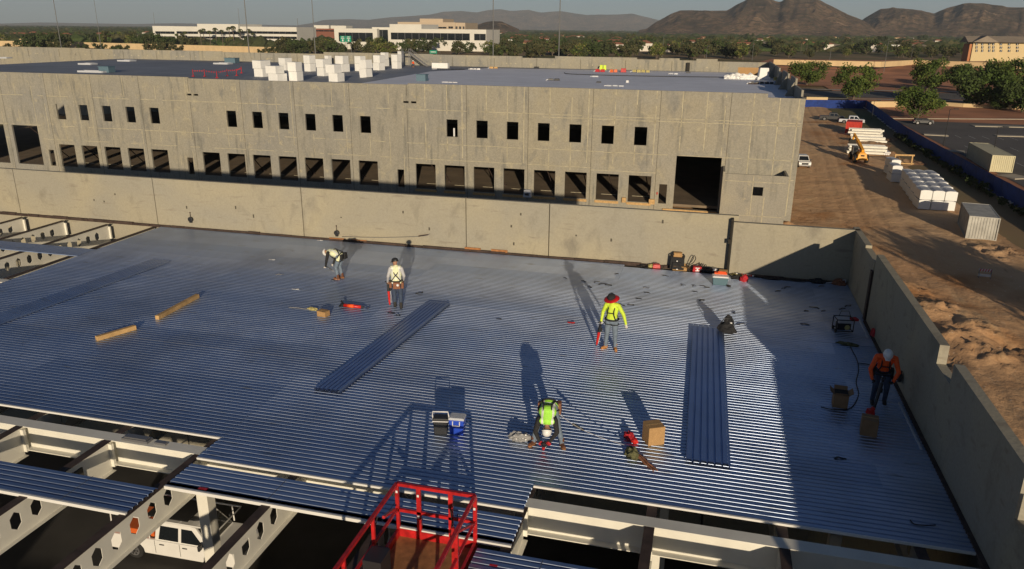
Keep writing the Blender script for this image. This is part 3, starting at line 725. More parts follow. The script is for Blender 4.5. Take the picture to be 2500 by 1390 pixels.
    # boots
    for c in 'LR':
        an, fo = V['an'+c], V.get('foot'+c, Vector((0, 1, 0))); fo = Vector((fo.x, fo.y, 0)).normalized()
        bm_ = MB(); g0 = Vector((an.x, an.y, an.z-.10+.045))
        capsule(bm_, an+Vector((0,0,.07)), g0+fo*(-.01), .060, .055); capsule(bm_, g0-fo*.03, g0+fo*.14+Vector((0,0,-.008)), .052, .043, fo.cross(Vector((0,0,1))), .95, 1.05)
        me2 = remeshed(bm_, 'boot', .010, 3); me2.materials.append(M[boots]); bo = bpy.data.objects.new('boot', me2); COL.objects.link(bo); bo.parent = root
        so_ = MB(); sp = [(-.085, .0), (-.07, .036), (.05, .045), (.13, .048), (.185, .03), (.195, 0), (.185, -.03), (.13, -.048), (.05, -.045), (-.07, -.036)]
        lat = fo.cross(Vector((0,0,1))); base = an.z-.10
        P_ = [(an+fo*u+lat*v) for u, v in sp]; kk = len(P_)
        so_.add([(q.x, q.y, base) for q in P_]+[(q.x, q.y, base+.028) for q in P_], [tuple(range(kk))[::-1], tuple(range(kk, 2*kk))]+[(i, (i+1)%kk, (i+1)%kk+kk, i+kk) for i in range(kk)])
        so_.build('sole', 'rust_board' if boots != 'boot_black' else 'black_rubber', bo)
    if vest:
        import numpy as np
        sel = [p for p, rg in zip(me.polygons, regs) if rg == 'top' and min(segdist(p.center, V['sh'+c], V['el'+c])-.069 for c in 'LR') > .012 and min(segdist(p.center, V['el'+c], V['wr'+c])-.056 for c in 'LR') > .0
               or (rg == 'legs' and -.10 < (p.center-waist).dot(axis) <= 0 and (p.center-pel).length < .24)]
        par = {}
        def fnd(i):
            while par.setdefault(i, i) != i: par[i] = par[par[i]]; i = par[i]
            return i
        for p in sel:
            a0 = fnd(p.vertices[0])
            for vi in p.vertices[1:]: par[fnd(vi)] = a0
        cnt = {}
        for p in sel: k_ = fnd(p.vertices[0]); cnt[k_] = cnt.get(k_, 0)+1
        big = max(cnt, key=cnt.get); sel = [p for p in sel if fnd(p.vertices[0]) == big]
        mp = {}; vv, ff, mm = [], [], []
        for p in sel:
            f = []
            for vi in p.vertices:
                if vi not in mp:
                    mp[vi] = len(vv); v = me.vertices[vi]; vv.append(v.co+v.normal*.016)
                f.append(mp[vi])
            ff.append(f); t = (p.center-pel).dot(axis)/(che-pel).length; x = (p.center-pel).dot(rt)
            mm.append(1 if (.30 < t < .42 or .09 < abs(x) < .135) else 0)
        vm = bpy.data.meshes.new('vest'); vm.from_pydata(vv, [], ff)
        vm.materials.append(M[vest]); vm.materials.append(M['reflective']); vm.polygons.foreach_set('material_index', mm); vm.polygons.foreach_set('use_smooth', [True]*len(ff))
        vo = bpy.data.objects.new('vest', vm); COL.objects.link(vo); vo.parent = root
        md = vo.modifiers.new('s', 'SOLIDIFY'); md.thickness = .008
    # eyes
    eb = MB()
    for s in (-1, 1): eb.ball(hd+fw*.082+sd*s*.031+up*.004, .011, 0, 8)
    eb.build('eyes', 'hair', body)
    fr = {'hd': hd, 'up': up, 'fw': fw, 'sd': sd, 'V': V, 'rt': rt, 'axis': axis, 'pel': pel, 'che': che, 'nek': nek}
    return root, fr
def frame_mt(fr): return Matrix((fr['sd'], fr['fw'], fr['up'])).transposed()
def helmet(root, fr, m_='helmet_white', brim=True):
    mb = MB(); mt = frame_mt(fr); c = fr['hd']+fr['up']*.035
    mb.lathe([(.112, -.015), (.118, .0), (.116, .035), (.103, .075), (.078, .105), (.04, .122), (.004, .127)], 20, c, 0, .92, 1.12, mt)
    mb.lathe([(.118, -.012), (.128, -.008), (.126, .0), (.112, .004)], 20, c, 0, .93, 1.14, mt)
    if brim: mb.add([c+mt@Vector(q) for q in ((-.075, .11, -.004), (.075, .11, -.004), (.05, .172, -.018), (-.05, .172, -.018), (-.075, .11, .006), (.075, .11, .006), (.05, .172, -.010), (-.05, .172, -.010))],
                    [(0,3,2,1),(4,5,6,7),(0,1,5,4),(1,2,6,5),(2,3,7,6),(3,0,4,7)])
    o = mb.build('helmet', m_, root, True)
    v = MB()
    for a in (-.5, -.17, .17, .5):
        for b in (-.35, .0, .4):
            d = Vector((math.sin(a)*.09, b*.16, .105-.06*abs(a)-.03*abs(b))); v.ball(c+mt@d, .010, 0, 6)
    for s in (-1, 1): v.tube(c+mt@Vector((s*.1, .02, -.01)), c+mt@Vector((s*.055, .06, -.155)), .005, n=5)
    v.build('chin_strap', 'black_plastic', o)
    return o
def harness(root, fr, front=True, m_='black_cloth'):
    mb = MB(); V = fr['V']; rt, ax, pel, che = fr['rt'], fr['axis'], fr['pel'], fr['che']; fwd = ax.cross(rt)*-1
    if fwd.dot(fr['fw']) < 0 and front: pass
    fwd = rt.cross(ax)*-1 if rt.cross(ax).y < 0 else rt.cross(ax)
    def P(x, f, t): return pel+ax*((che-pel).length*t)+rt*x+fwd*f
    for s in (-1, 1):
        mb.path([P(s*.16, .10, -.05), P(s*.14, .158, .3), P(s*.10, .172, .75), P(s*.095, .165, 1.1), P(s*.09, .07, 1.38), P(s*.085, -.07, 1.36), P(s*.05, -.165, 1.0), P(-s*.03, -.17, .7), P(-s*.13, -.15, .2), P(-s*.17, -.08, -.05)], .017, 5)
        hi, kn = V['hip'+('R' if s > 0 else 'L')], V['kn'+('R' if s > 0 else 'L')]
        d = (kn-hi).normalized(); a = d.orthogonal().normalized(); b = d.cross(a); c = hi+d*.10
        mb.path([c+a*.122*math.cos(t)+b*.122*math.sin(t) for t in [i*math.pi/6 for i in range(13)]], .014, 5)
        mb.path([P(s*.16, .0, -.05), c+d*-.02+rt*s*.09], .015, 5)
    for t, r_ in ((.9, 1.0), (.02, 1.04)):
        rx, ry = (.20*r_, .166*r_)
        if t > .5: mb.path([P(-.10, .174, t), P(0, .182, t), P(.10, .174, t)], .014, 5)
        else: mb.path([P(rx*math.cos(a), ry*math.sin(a), t) for a in [i*math.pi/8 for i in range(17)]], .022, 5)
    o = mb.build('harness', m_, root, True)
    r_ = MB(); r_.path([P(.035*math.cos(a), -.17, .82+.12*math.sin(a)) for a in [i*math.pi/4 for i in range(9)]], .006, 5)
    r_.rbox(P(0, -.165, .82), (.09, .02, .09)); r_.build('back_ring', 'steel_grey', o)
    return P
def stand(lean=0.0):
    return dict(pelvis=(0, 0, .96), chest=(0, .02, 1.24), neck=(0, .015, 1.46), head=(0, .035, 1.60), face=(0, 1, 0), shL=(-.185, .0, 1.40), shR=(.185, .0, 1.40),
                hipL=(-.095, 0, .90), hipR=(.095, 0, .90), knL=(-.11, .03, .50), knR=(.11, .03, .50), anL=(-.13, 0, .10), anR=(.13, 0, .10))

# 1 yellow shirt, wide orange brim, standing and facing the camera with a tool in his right hand
J = stand(); J.update(elL=(-.36, .05, 1.17), wrL=(-.46, .12, .93), handL=(-.48, .14, .84), elR=(.29, -.03, 1.14), wrR=(.30, .08, .90), handR=(.30, .10, .80), head=(.02, .06, 1.60), face=(.12, 1, -.42),
                      footL=(-.45, 1, 0), footR=(.55, 1, 0), anL=(-.15, 0, .10), anR=(.15, .02, .10), knL=(-.13, .03, .5), knR=(.12, .04, .5))
p1 = onz(1490, 851); yaw1 = math.pi+R(-8)
o1, f1 = person('person in yellow long-sleeve shirt, jeans and wide orange hat brim, holding a long tool upright', J, (p1.x, p1.y, 0), yaw1, 'hivis_yellow', 'denim', 'white_glove', 'boot_tan', grip=(.2, 1))
harness(o1, f1)
hb = MB(); mt = frame_mt(f1); c = f1['hd']+f1['up']*.04
hb.lathe([(.122, -.01), (.128, .03), (.118, .09), (.085, .13), (.035, .145), (.003, .148)], 18, c, 0, .95, 1.1, mt); hb.build('cap', 'black_cloth', o1, True)
hb = MB(); hb.lathe([(.12, .015), (.17, .006), (.222, -.022), (.226, -.03), (.17, -.006), (.12, .002)], 22, c, 0, 1.05, 1.0, mt); hb.lathe([(.119, .014), (.12, .032), (.115, .034)], 18, c, 1, .97, 1.1, mt)
hb.build('hat_brim', ['red_paint', 'hivis_orange'], o1, True)
# 2 black helmet, lime vest, seen from behind
J = stand(); J.update(elL=(-.27, -.02, 1.13), wrL=(-.30, .10, .92), handL=(-.31, .14, .83), elR=(.27, .0, 1.13), wrR=(.24, .14, .95), handR=(.22, .2, .88), face=(-.75, .6, -.25), head=(-.02, .06, 1.60),
                      anL=(-.08, .05, .10), anR=(.14, -.10, .10), knL=(-.09, .07, .5), knR=(.13, .0, .5))
p2 = onz(970, 750)
o2, f2 = person('person in black helmet and pale vest seen from behind with a brown waist pouch', J, (p2.x, p2.y, 0), R(18), 'wrap_grey', 'denim_dark', 'skin', 'boot_black', vest='hivis_pale', grip=(1, .6))
helmet(o2, f2, 'black_plastic'); P2 = harness(o2, f2)
pm = MB(); pm.rbox((.02, -.17, .84), (.26, .09, .24), 0, 0, .9); pm.rbox((-.19, -.06, .84), (.09, .17, .2)); pm.rbox((.21, -.04, .82), (.09, .17, .22)); bevel(pm.build('tool_pouch', 'leather', o2), .02)
pm = MB(); pm.lathe([(.04, -.01), (.045, 0), (.04, .012)], 12, (.06, -.225, .87), 0, 1, 1, Matrix.Rotation(R(90), 3, 'X')); pm.build('tape_roll', 'white_plastic', o2)
# 3 white helmet, black sleeves, bent double, facing left
J = dict(pelvis=(0, -.16, .90), chest=(0, .12, 1.02), neck=(0, .33, 1.06), head=(0, .46, 1.00), face=(0, .35, -1), shL=(-.18, .27, 1.02), shR=(.18, .27, 1.02), elL=(-.20, .34, .74), wrL=(-.16, .42, .50), handL=(-.14, .46, .42),
         elR=(.20, .20, .76), wrR=(.13, .26, .54), handR=(.10, .31, .47), hipL=(-.095, -.14, .86), hipR=(.095, -.14, .86), knL=(-.11, .0, .48), knR=(.11, -.02, .48), anL=(-.12, -.06, .10), anR=(.12, -.10, .10))
p3 = onz(826, 680)
o3, f3 = person('person in white helmet and black sleeves bent double over the deck, beside the far wall', J, (p3.x, p3.y, 0), R(84), 'black_cloth', 'denim', 'white_glove', 'boot_brown', vest='hivis_pale', grip=(.8, .8))
helmet(o3, f3); harness(o3, f3)
pm = MB(); pm.rbox((.1, -.3, .92), (.2, .12, .24), 0, 0, .9); pm.rbox((-.14, -.3, .92), (.14, .1, .2)); bevel(pm.build('tool_pouch', 'black_cloth', o3), .02)
# 4 white helmet and lime vest, legs apart, bent toward the camera
J = dict(pelvis=(0, -.16, .96), chest=(0, .08, .90), neck=(-.02, .28, .72), head=(-.03, .37, .60), face=(0, -.35, -1), shL=(-.19, .20, .76), shR=(.17, .22, .76), elL=(-.25, .27, .50), wrL=(-.12, .40, .34), handL=(-.07, .44, .28),
         elR=(.24, .33, .50), wrR=(.14, .40, .32), handR=(.07, .43, .27), hipL=(-.10, -.15, .91), hipR=(.10, -.15, .91), knL=(-.24, .02, .50), knR=(.24, .02, .50), anL=(-.34, -.02, .10), anR=(.32, .02, .10), footL=(-.5, 1, 0), footR=(.5, 1, 0))
p4 = onz(1336, 1086)
o4, f4 = person('person in lime vest and red gloves bent double toward the camera with legs apart', J, (p4.x, p4.y, 0), math.pi+R(4), 'black_cloth', 'denim', 'red_cloth', 'boot_brown', vest='hivis_lime', grip=(.9, .9))
helmet(o4, f4); harness(o4, f4)
pm = MB(); pm.rbox((-.22, -.24, .86), (.12, .2, .3), 0, 0, .9); pm.rbox((.22, -.22, .86), (.1, .16, .24), 0, 0, .9); pm.rbox((0, -.34, .92), (.2, .08, .18)); bevel(pm.build('tool_pouch', 'leather', o4), .02)
# 5 orange shirt, white helmet, leaning over a pole tool by the right parapet
J = dict(pelvis=(0, -.08, .95), chest=(0, .03, 1.21), neck=(0, .13, 1.40), head=(0, .24, 1.48), face=(0, .65, -.8), shL=(-.21, .08, 1.34), shR=(.21, .08, 1.34), elL=(-.33, .16, 1.0), wrL=(-.22, .30, .80), handL=(-.16, .35, .75),
         elR=(.33, .16, 1.0), wrR=(.28, .30, .80), handR=(.22, .34, .74), hipL=(-.10, -.08, .89), hipR=(.10, -.08, .89), knL=(-.14, .03, .50), knR=(.13, .03, .50), anL=(-.16, -.12, .10), anR=(.14, -.02, .10))
p5 = onz(2143, 985)
o5, f5 = person('person in orange shirt and white helmet leaning over a tool by the shaded right parapet', J, (p5.x, p5.y, 0), math.pi+R(-5), 'hivis_orange', 'denim_dark', 'black_cloth', 'boot_black', grip=(1, 1))
helmet(o5, f5); harness(o5, f5)
pm = MB(); pm.rbox((-.2, -.1, .86), (.12, .2, .26), 0, 0, .9); pm.rbox((.22, -.1, .86), (.12, .2, .24), 0, 0, .9); bevel(pm.build('tool_pouch', 'black_cloth', o5), .02)

# tools the workers hold: stand-up screw guns (long red shaft, black handle, nose)
def screwgun(name, label, base, topv, body='red_tool'):
    r_ = thing(name, label, 'power tool', base); p, q = Vector((0,0,.01)), Vector(topv)-Vector(base); d = (q-p).normalized(); L_ = (q-p).length
    s = d.orthogonal().normalized()
    mb = MB(); mb.tube(p+d*.16*L_, p+d*.62*L_, .034, .045, 10); mb.tube(p+d*.05*L_, p+d*.18*L_, .022, .036, 10); bevel(mb.build('shaft', body, r_, False), .004)
    mb = MB(); mb.tube(p, p+d*.09*L_, .010, .016, 8); mb.build('nose', 'steel_grey', r_)
    mb = MB(); mb.tube(p+d*.60*L_, p+d*.86*L_, .052, .045, 10); mb.rbox(p+d*.93*L_, (.05, .13, .05)); mb.tube(p+d*.84*L_, q, .018, .018, 8); mb.tube(q-s*.1, q+s*.1, .017, .017, 8); mb.rbox(p+d*.66*L_+s*.07, (.07, .07, .1)); mb.build('motor', 'black_plastic', r_)
    mb = MB(); mb.path([p+d*.12*L_+s*.05, p+d*.4*L_+s*.075, p+d*.6*L_+s*.06], .008, 5); mb.build('guide_rod', 'white_plastic', r_)
    return r_
def world(o, v): return o.location+Matrix.Rotation(o.rotation_euler.z, 3, 'Z')@Vector(v)
h = world(o1, (.30, .12, .80)); b = onz(1456, 846); screwgun('screw_gun', 'black and red long-handled tool held upright by the person in yellow', (b.x, b.y, 0), h+Vector((0,0,.06)))
h = world(o2, (-.31, .16, .84)); b = onz(952, 748); screwgun('screw_gun', 'red long-handled tool held by the person in black helmet', (b.x, b.y, 0), h+Vector((0,0,.06)))
h = world(o4, (0, .46, .30)); b = onz(1326, 1100); t_ = screwgun('screw_gun', 'red tool held down to the deck by the bent person in lime vest', (b.x, b.y, 0), h+Vector((0,0,.02)))
h = world(o5, (.03, .36, .78)); b = onz(2130, 1010); screwgun('screw_gun', 'black long-handled tool under the person in orange', (b.x, b.y, 0), h+Vector((0,0,.1)), 'black_plastic')
h = world(o3, (.0, .44, .45)); b = onz(800, 668); r3 = thing('hand_tool', 'small black cutter in the hands of the bent person by the far wall', 'hand tool', (h.x, h.y, h.z-.05))
mb = MB(); mb.bar((0,0,0), (.14, .05, -.12), .03, .03); mb.bar((0,0,0), (-.06, -.05, .05), .03, .03); mb.build('handle', 'black_plastic', r3)
mb = MB(); mb.bar((.14, .05, -.12), (.2, .08, -.18), .045, .015); mb.build('jaw', 'steel_grey', r3)
def floorpt(x, y, dz=0.0): p = onz(x, y, 0); return Vector((p.x, min(p.y, 30.46 if p.x < 1.1 else 30.2), dz))
def cable(name, label, pts, r, m_, group=None, cat='cable'):
    P_ = [Vector(p) for p in pts]; sm = []
    for i in range(len(P_)-1):
        a, b_, c_, d_ = P_[max(i-1, 0)], P_[i], P_[i+1], P_[min(i+2, len(P_)-1)]
        for k in range(6):
            t = k/6; sm.append(.5*((2*b_)+(c_-a)*t+(2*a-5*b_+4*c_-d_)*t*t+(3*b_-a-3*c_+d_)*t**3))
    sm.append(P_[-1]); mb = MB(); org = P_[0]; mb.path([p-org for p in sm], r, 6)
    o = mb.build(name, m_, None, True, loc=org); tag(o, label, cat, group); return o
# lifeline running from the bent worker to the camouflage bag
hh = world(o4, (-.18, -.12, .80)); e = floorpt(1524, 1096, .10)
l4 = cable('lifeline', 'thin pale lifeline stretched from the bent person in lime vest to the camouflage bag', [hh, hh.lerp(e, .3)+Vector((0,0,-.12)), hh.lerp(e, .65)+Vector((0,0,-.10)), e], .006, 'wrap_grey', cat='rope')
mb = MB(); a, b_ = hh.lerp(e, .24)+Vector((0,0,-.10)), hh.lerp(e, .40)+Vector((0,0,-.125)); mb.tube(a, b_, .035, .028, 8)
ra = mb.build('rope_grab', 'black_plastic', None, loc=None, origin=a); tag(ra, 'black energy absorber hanging on the pale lifeline', 'rope grab')
e2 = Vector((5.5, p5.y+1.0, .35)); h5 = world(o5, (-.1, -.2, 1.1))
cable('lifeline', 'dark lanyard from the person in orange to the reel on the right parapet', [h5, h5.lerp(e2, .5)+Vector((0,0,-.25)), e2], .008, 'black_cloth', cat='rope')
mb = MB(); mb.lathe([(.10, -.05), (.14, -.04), (.14, .04), (.10, .05)], 14, (0,0,0), 0, 1, 1, Matrix.Rotation(R(90), 3, 'Y')); mb.rbox((.03, 0, .14), (.05, .05, .1)); rr = mb.build('cable_reel', 'black_plastic', None, loc=(5.47, e2.y, .38)); tag(rr, 'black retractable lifeline reel on the right parapet beside the person in orange', 'reel')
# ------------------------------------------------------------------ things lying on the deck
def deck_sheets(name, label, corners, n=1, z=.0, group=None, mname='deck_metal', zt=None):
    """a stack of loose fluted sheets; corners = near-left, near-right, far-right, far-left on the deck"""
    c = [Vector(p) for p in corners]; org = (c[0]+c[1]+c[2]+c[3])/4; u = ((c[1]-c[0])+(c[2]-c[3])); W_ = u.length/2; u.normalize()
    v = ((c[3]-c[0])+(c[2]-c[1])); L_ = v.length/2; v.normalize()
    r_ = thing(name, label, 'deck sheets', (org.x, org.y, z), 0, group)
    for k in range(n):
        mb = MB(); nn = 6; p_ = W_/nn; zz = .041*(1+k*.35)+.002; off = v*(.02*math.sin(k*2.3))+u*(.012*math.sin(k*1.7))
        prof = []
        for i in range(nn): prof += [(-W_/2+i*p_, -.038), (-W_/2+i*p_+.016, 0), (-W_/2+i*p_+p_-.041, 0), (-W_/2+i*p_+p_-.025, -.038)]
        prof.append((W_/2, -.038))
        for t in (-L_/2, L_/2):
            for x, h_ in prof: q = u*x+v*t+off; mb.v.append((q.x, q.y, zz+h_))
        m_ = len(prof)
        for i in range(m_-1): mb.f.append((i, i+1, m_+i+1, m_+i)); mb.m.append(0)
        mb.build('sheet', mname, r_)
    return r_
mat('sheet_metal', (.30, .40, .62), .36, .93, n=.06, ns=1.5, n2=.06, ns2=.4)
deck_sheets('sheet_stack', 'stack of loose ribbed sheets lying diagonally in the middle of the deck', [onz(762, 953), onz(838, 962), onz(1094, 745), onz(1052, 742)], 4, mname='sheet_metal')
deck_sheets('sheet_stack', 'stack of loose ribbed sheets with a black bag lying at its far end', [onz(1677, 1130), onz(1780, 1141), onz(1768, 810), onz(1690, 802)], 4, mname='sheet_metal')
deck_sheets('sheet_stack', 'long loose sheet lying diagonally at the left edge of the deck', [onz(-62, 790), onz(5, 792), onz(412, 642), onz(372, 634)], 1, mname='deck_metal')
def lumber(x0, y0, x1, y1, label):
    a, b = floorpt(x0, y0), floorpt(x1, y1); r_ = MB(); c = (a+b)/2; r_.bar(a-c+Vector((0,0,.07)), b-c+Vector((0,0,.07)), .14, .14)
    o = bevel(r_.build('timber', 'lumber', None, loc=c), .006); tag(o, label, 'timber', None)
lumber(236, 832, 331, 804, 'shorter pale timber block, nearer the left front of the deck'); lumber(384, 781, 483, 727, 'longer brown timber block lying further back on the left of the deck')
def carton(label, x, y, w_, d_, h_, rz, tape=True, openlid=False, z=0.0, loc=None, m_='cardboard'):
    p = loc or floorpt(x, y, z); r_ = thing('cardboard_box', label, 'box', p, rz)
    mb = MB(); mb.bx(-w_/2, w_/2, -d_/2, d_/2, 0, h_-.002); bevel(mb.build('carton', m_, r_), .006)
    mb = MB()
    if openlid:
        for s in (-1, 1):
            mb.rbox((s*(w_/2+.05), 0, h_+.03), (.13, d_, .006), 0, 0, 1, 0, s*-.7); mb.rbox((0, s*(d_/2+.04), h_+.03), (w_*.9, .12, .006), 0, 0, 1, s*.8, 0)
        mb.bx(-w_/2+.02, w_/2-.02, -d_/2+.02, d_/2-.02, h_-.001, h_+.001, 1)
    else:
        mb.bx(-w_/2+.004, w_/2-.004, -d_/2+.004, -.004, h_, h_+.004); mb.bx(-w_/2+.004, w_/2-.004, .004, d_/2-.004, h_, h_+.004)
        mb.bx(-w_/2-.001, w_/2+.001, -.025, .025, h_+.004, h_+.006, 1)
    mb.build('flap', [m_, 'black_gap' if openlid else 'lumber'], r_); return r_
carton('tall tan cardboard box in the sun right of the bent person in lime vest', 1594, 1078, .40, .38, .46, R(28))
carton('small cardboard box lying near the red tool left of centre', 790, 771, .34, .26, .18, R(-12))
carton('open cardboard box in shade, left of the person in orange', 2049, 990, .36, .36, .38, R(-4), openlid=True, m_='cardboard_shaded')
bx2 = carton('closed cardboard box in shade in front of the person in orange', 2119, 1058, .37, .36, .42, R(-8), m_='cardboard_shaded')
mb = MB(); mb.rbox((0,0,.07), (.16, .2, .14), .3, 0, .8); mb.rbox((.05, .0, .17), (.05, .12, .06), .3); o = bevel(mb.build('drill_body', 'red_tool', None, loc=floorpt(2125, 1014, .0)+Vector((0, .05, .0))), .01); tag(o, 'small red tool case behind the front shaded box', 'tool case')
# coolers
def cooler(label, x, y, w_, d_, h_, rz, bodym, lidm, handle):
    r_ = thing('cooler', label, 'cooler', floorpt(x, y), rz)
    mb = MB(); mb.rbox((0,0,h_*.42), (w_*.86, d_*.86, h_*.84), 0, 0, 1.12); bevel(mb.build('body', bodym, r_), .02)
    mb = MB(); mb.rbox((0,0,h_*.90), (w_*1.02, d_*1.02, h_*.12), 0, 0, .97); o = bevel(mb.build('lid', lidm, r_), .015)
    mb = MB()
    for k in range(4): mb.rbox((0, -d_*.36+k*d_*.24, h_*.965), (w_*.82, d_*.20, .010))
    mb.build('lid_rib', lidm, o)
    mb = MB()
    if handle == 'up':
        mb.path([(-w_*.52, 0, h_*.8), (-w_*.54, -.02, h_*1.02), (-w_*.5, -.06, h_*1.32), (w_*.5, -.06, h_*1.32), (w_*.54, -.02, h_*1.02), (w_*.52, 0, h_*.8)], .016, 6)
    elif handle: mb.path([(-w_*.22, -d_*.5, h_*.80), (-w_*.22, -d_*.55, h_*.55), (w_*.22, -d_*.55, h_*.55), (w_*.22, -d_*.5, h_*.80)], .016, 6)
    if mb.v: mb.build('handle', 'white_plastic', r_, True)
    return r_
ck = cooler('black cooler with white carrying handle standing left of the blue cooler', 1077, 1057, .36, .25, .45, R(12), 'black_plastic', 'black_plastic', 'up')
mb = MB(); mb.rbox((0,0,.365), (.374, .264, .018)); mb.build('rim', 'white_plastic', ck)
cooler('blue cooler with pale grey lid', 1117, 1056, .38, .29, .46, R(6), 'blue_plastic', 'lid_grey', 'side')
cl = cooler('dark teal cooler with white lid by the clutter at the far wall', 1757, 694, .60, .38, .36, R(3), 'teal_plastic', 'white_plastic', None)
mb = MB(); mb.rbox((.28, -.2, .03), (.08, .05, .06)); mb.rbox((.34, -.26, .03), (.1, .05, .05)); mb.build('wheel', 'black_rubber', cl)
# lumps: noisy cloth or film piles
def lump(name, label, cat, x, y, sx, sy, sz, rz, m_, seed=1, rough=.35, loc=None, n=3, parent=None, z=0.0):
    bm = bmesh.new(); bmesh.ops.create_icosphere(bm, subdivisions=n, radius=1)
    for v in bm.verts:
        k = 1+rough*mnoise.noise(v.co*1.7+Vector((seed*3.1, seed, 0)))+rough*.6*mnoise.noise(v.co*4.3+Vector((seed, 0, seed*2)))+rough*.3*mnoise.noise(v.co*9+Vector((seed, 0, 2)))
        v.co = Vector((v.co.x*sx*k, v.co.y*sy*k, max(0, (v.co.z+.25))*sz*k*.8))
    me = bpy.data.meshes.new(name); bm.to_mesh(me); bm.free(); me.materials.append(M[m_])
    o = bpy.data.objects.new(name, me); COL.objects.link(o); o.rotation_euler.z = rz
    if parent: o.parent = parent; o.location = loc or (0,0,0)
    else: o.location = loc or floorpt(x, y, z); tag(o, label, cat)
    return o
lump('plastic_bag', 'crumpled clear plastic bag beside the left boot of the bent person in lime vest', 'bag', 1268, 1074, .24, .12, .17, R(8), 'clear_film', 3, .45, n=4)
rb = thing('red_tool_bag', 'crumpled red bag beside the tall tan cardboard box', 'bag', floorpt(1540, 1072)); lump('bag_body', '', '', 0, 0, .20, .09, .15, R(-45), 'red_cloth', 5, .5, loc=(-.03, .02, 0), parent=rb); lump('bag_flap', '', '', 0, 0, .08, .07, .10, 0, 'red_tool', 6, .2, loc=(.11, -.15, 0), parent=rb)
cb_ = thing('camouflage_bag', 'camouflage bag with straps dropped on the deck at the end of the pale lifeline', 'bag', floorpt(1548, 1118)); lump('bag_body', '', '', 0, 0, .20, .15, .20, R(-40), 'camo', 7, .5, loc=(-.05, .08, 0), parent=cb_)
mb = MB(); mb.path([(.05, 0, .08), (.16, -.10, .06), (.26, -.22, .03), (.38, -.33, .02), (.47, -.45, .02)], .035, 6, r1=.02); mb.path([(.1, .05, .06), (.24, -.08, .05), (.33, -.22, .04), (.45, -.3, .02), (.55, -.42, .015)], .03, 6, r1=.02); mb.build('strap', 'leather', cb_)
bb = thing('black_tool_bag', 'open black tool bag on the far end of the straight sheet stack', 'bag', floorpt(1772, 815, .09)); lump('bag_body', '', '', 0, 0, .30, .20, .30, R(-20), 'black_cloth', 9, .3, loc=(0, 0, 0), parent=bb)
lump('pocket', '', '', 0, 0, .16, .12, .34, R(10), 'black_cloth', 11, .3, loc=(.03, .12, .12), parent=bb)
mb = MB(); mb.path([(-.22, 0, .2), (-.1, 0, .42), (.12, .02, .44), (.24, 0, .22)], .014, 6); mb.build('handle', 'black_plastic', bb); mb = MB(); mb.rbox((.12, -.02, .29), (.07, .03, .05), .5); mb.build('buckle', 'white_plastic', bb)
lump('tarp', 'yellow and pale strap pile with a long tail left of the small cardboard box', 'straps', 762, 756, .20, .08, .07, R(-6), 'straw', 12, .4)
cable('strap', 'thin pale strap trailing left from the yellow pile', [floorpt(705, 751, .01), floorpt(725, 753, .02), floorpt(742, 755, .01), floorpt(755, 757, .02)], .012, 'clear_film', cat='strap')
r_ = thing('screw_gun', 'red long tool lying on its side left of centre on the deck', 'power tool', floorpt(868, 753))
mb = MB(); mb.tube((-.42, 0, .07), (.22, -.01, .07), .065, .055, 10); mb.build('shaft', 'red_tool', r_, True)
mb = MB(); mb.tube((-.28, -.001, .07), (-.05, -.005, .07), .0665, .0645, 10); mb.build('sticker', 'hivis_orange', r_, True)
mb = MB(); mb.tube((-.56, 0, .07), (-.42, 0, .07), .05, .06, 10); mb.bar((-.54, -.14, .06), (-.54, .14, .07), .05); mb.bar((-.48, .05, .1), (-.58, .1, .18), .05); mb.tube((.22, 0, .07), (.30, 0, .07), .05, .035); mb.build('motor', 'black_plastic', r_)
mb = MB(); mb.tube((.30, 0, .07), (.46, -.01, .05), .016, .016); mb.ball((.48, -.01, .06), .035); mb.build('nose', 'chrome', r_)
# generator
gn = thing('generator', 'portable generator in a black tube frame in the shade near the right parapet', 'generator', floorpt(2056, 808), R(8)); gw, gd, gh = .52, .42, .44
mb = MB()
for s in (-1, 1):
    mb.path([(s*gw/2, -gd/2, .06), (s*gw/2, -gd/2, gh), (s*gw/2, gd/2, gh), (s*gw/2, gd/2, .06), (s*gw/2, -gd/2, .06)], .016, 6)
for yy in (-gd/2, gd/2):
    for zz in (.06, gh): mb.tube((-gw/2, yy, zz), (gw/2, yy, zz), .016, n=6)
mb.path([(-.1, gd/2, gh), (-.02, gd/2+.08, gh+.13), (.22, gd/2+.1, gh+.14), (.26, gd/2, gh)], .01, 5)
mb.build('frame', 'black_rubber', gn, True)
mb = MB(); mb.rbox((-.02, .0, gh-.06), (gw*.74, gd*.8, .14), 0, 0, .9); bevel(mb.build('fuel_tank', 'wrap_grey', gn), .02)
mb = MB(); mb.rbox((-.08, 0, .18), (.24, gd*.6, .22)); mb.tube((.04, 0, .17), (.2, 0, .17), .12, .1, 12); mb.rbox((.02, -gd/2+.03, .22), (.34, .03, .2)); bevel(mb.build('engine', 'black_plastic', gn), .008)
mb = MB(); mb.lathe([(.07, 0), (.085, .01), (.05, .02), (.02, .02)], 14, (.07, -gd/2+.005, .2), 0, 1, 1, Matrix.Rotation(R(90), 3, 'X')); mb.build('recoil_cover', 'straw', gn)
mb = MB()
for s in (-1, 1): mb.tube((-gw/2-.02+.0*s, s*.15, .06), (-gw/2+.03, s*.15, .06), .06, n=12)
mb.build('wheel', 'black_rubber', gn); mb = MB(); mb.rbox((.34, .05, gh-.04), (.2, .2, .07), .2); mb.build('tool_tray', 'red_cloth', gn)
gc = thing('fuel_can', 'dark red fuel can in the shade against the right parapet', 'fuel can', floorpt(2139, 822), R(20)); mb = MB(); mb.rbox((0,0,.13), (.34, .24, .26), 0, 0, .85); bevel(mb.build('can', 'red_cloth', gc), .03)
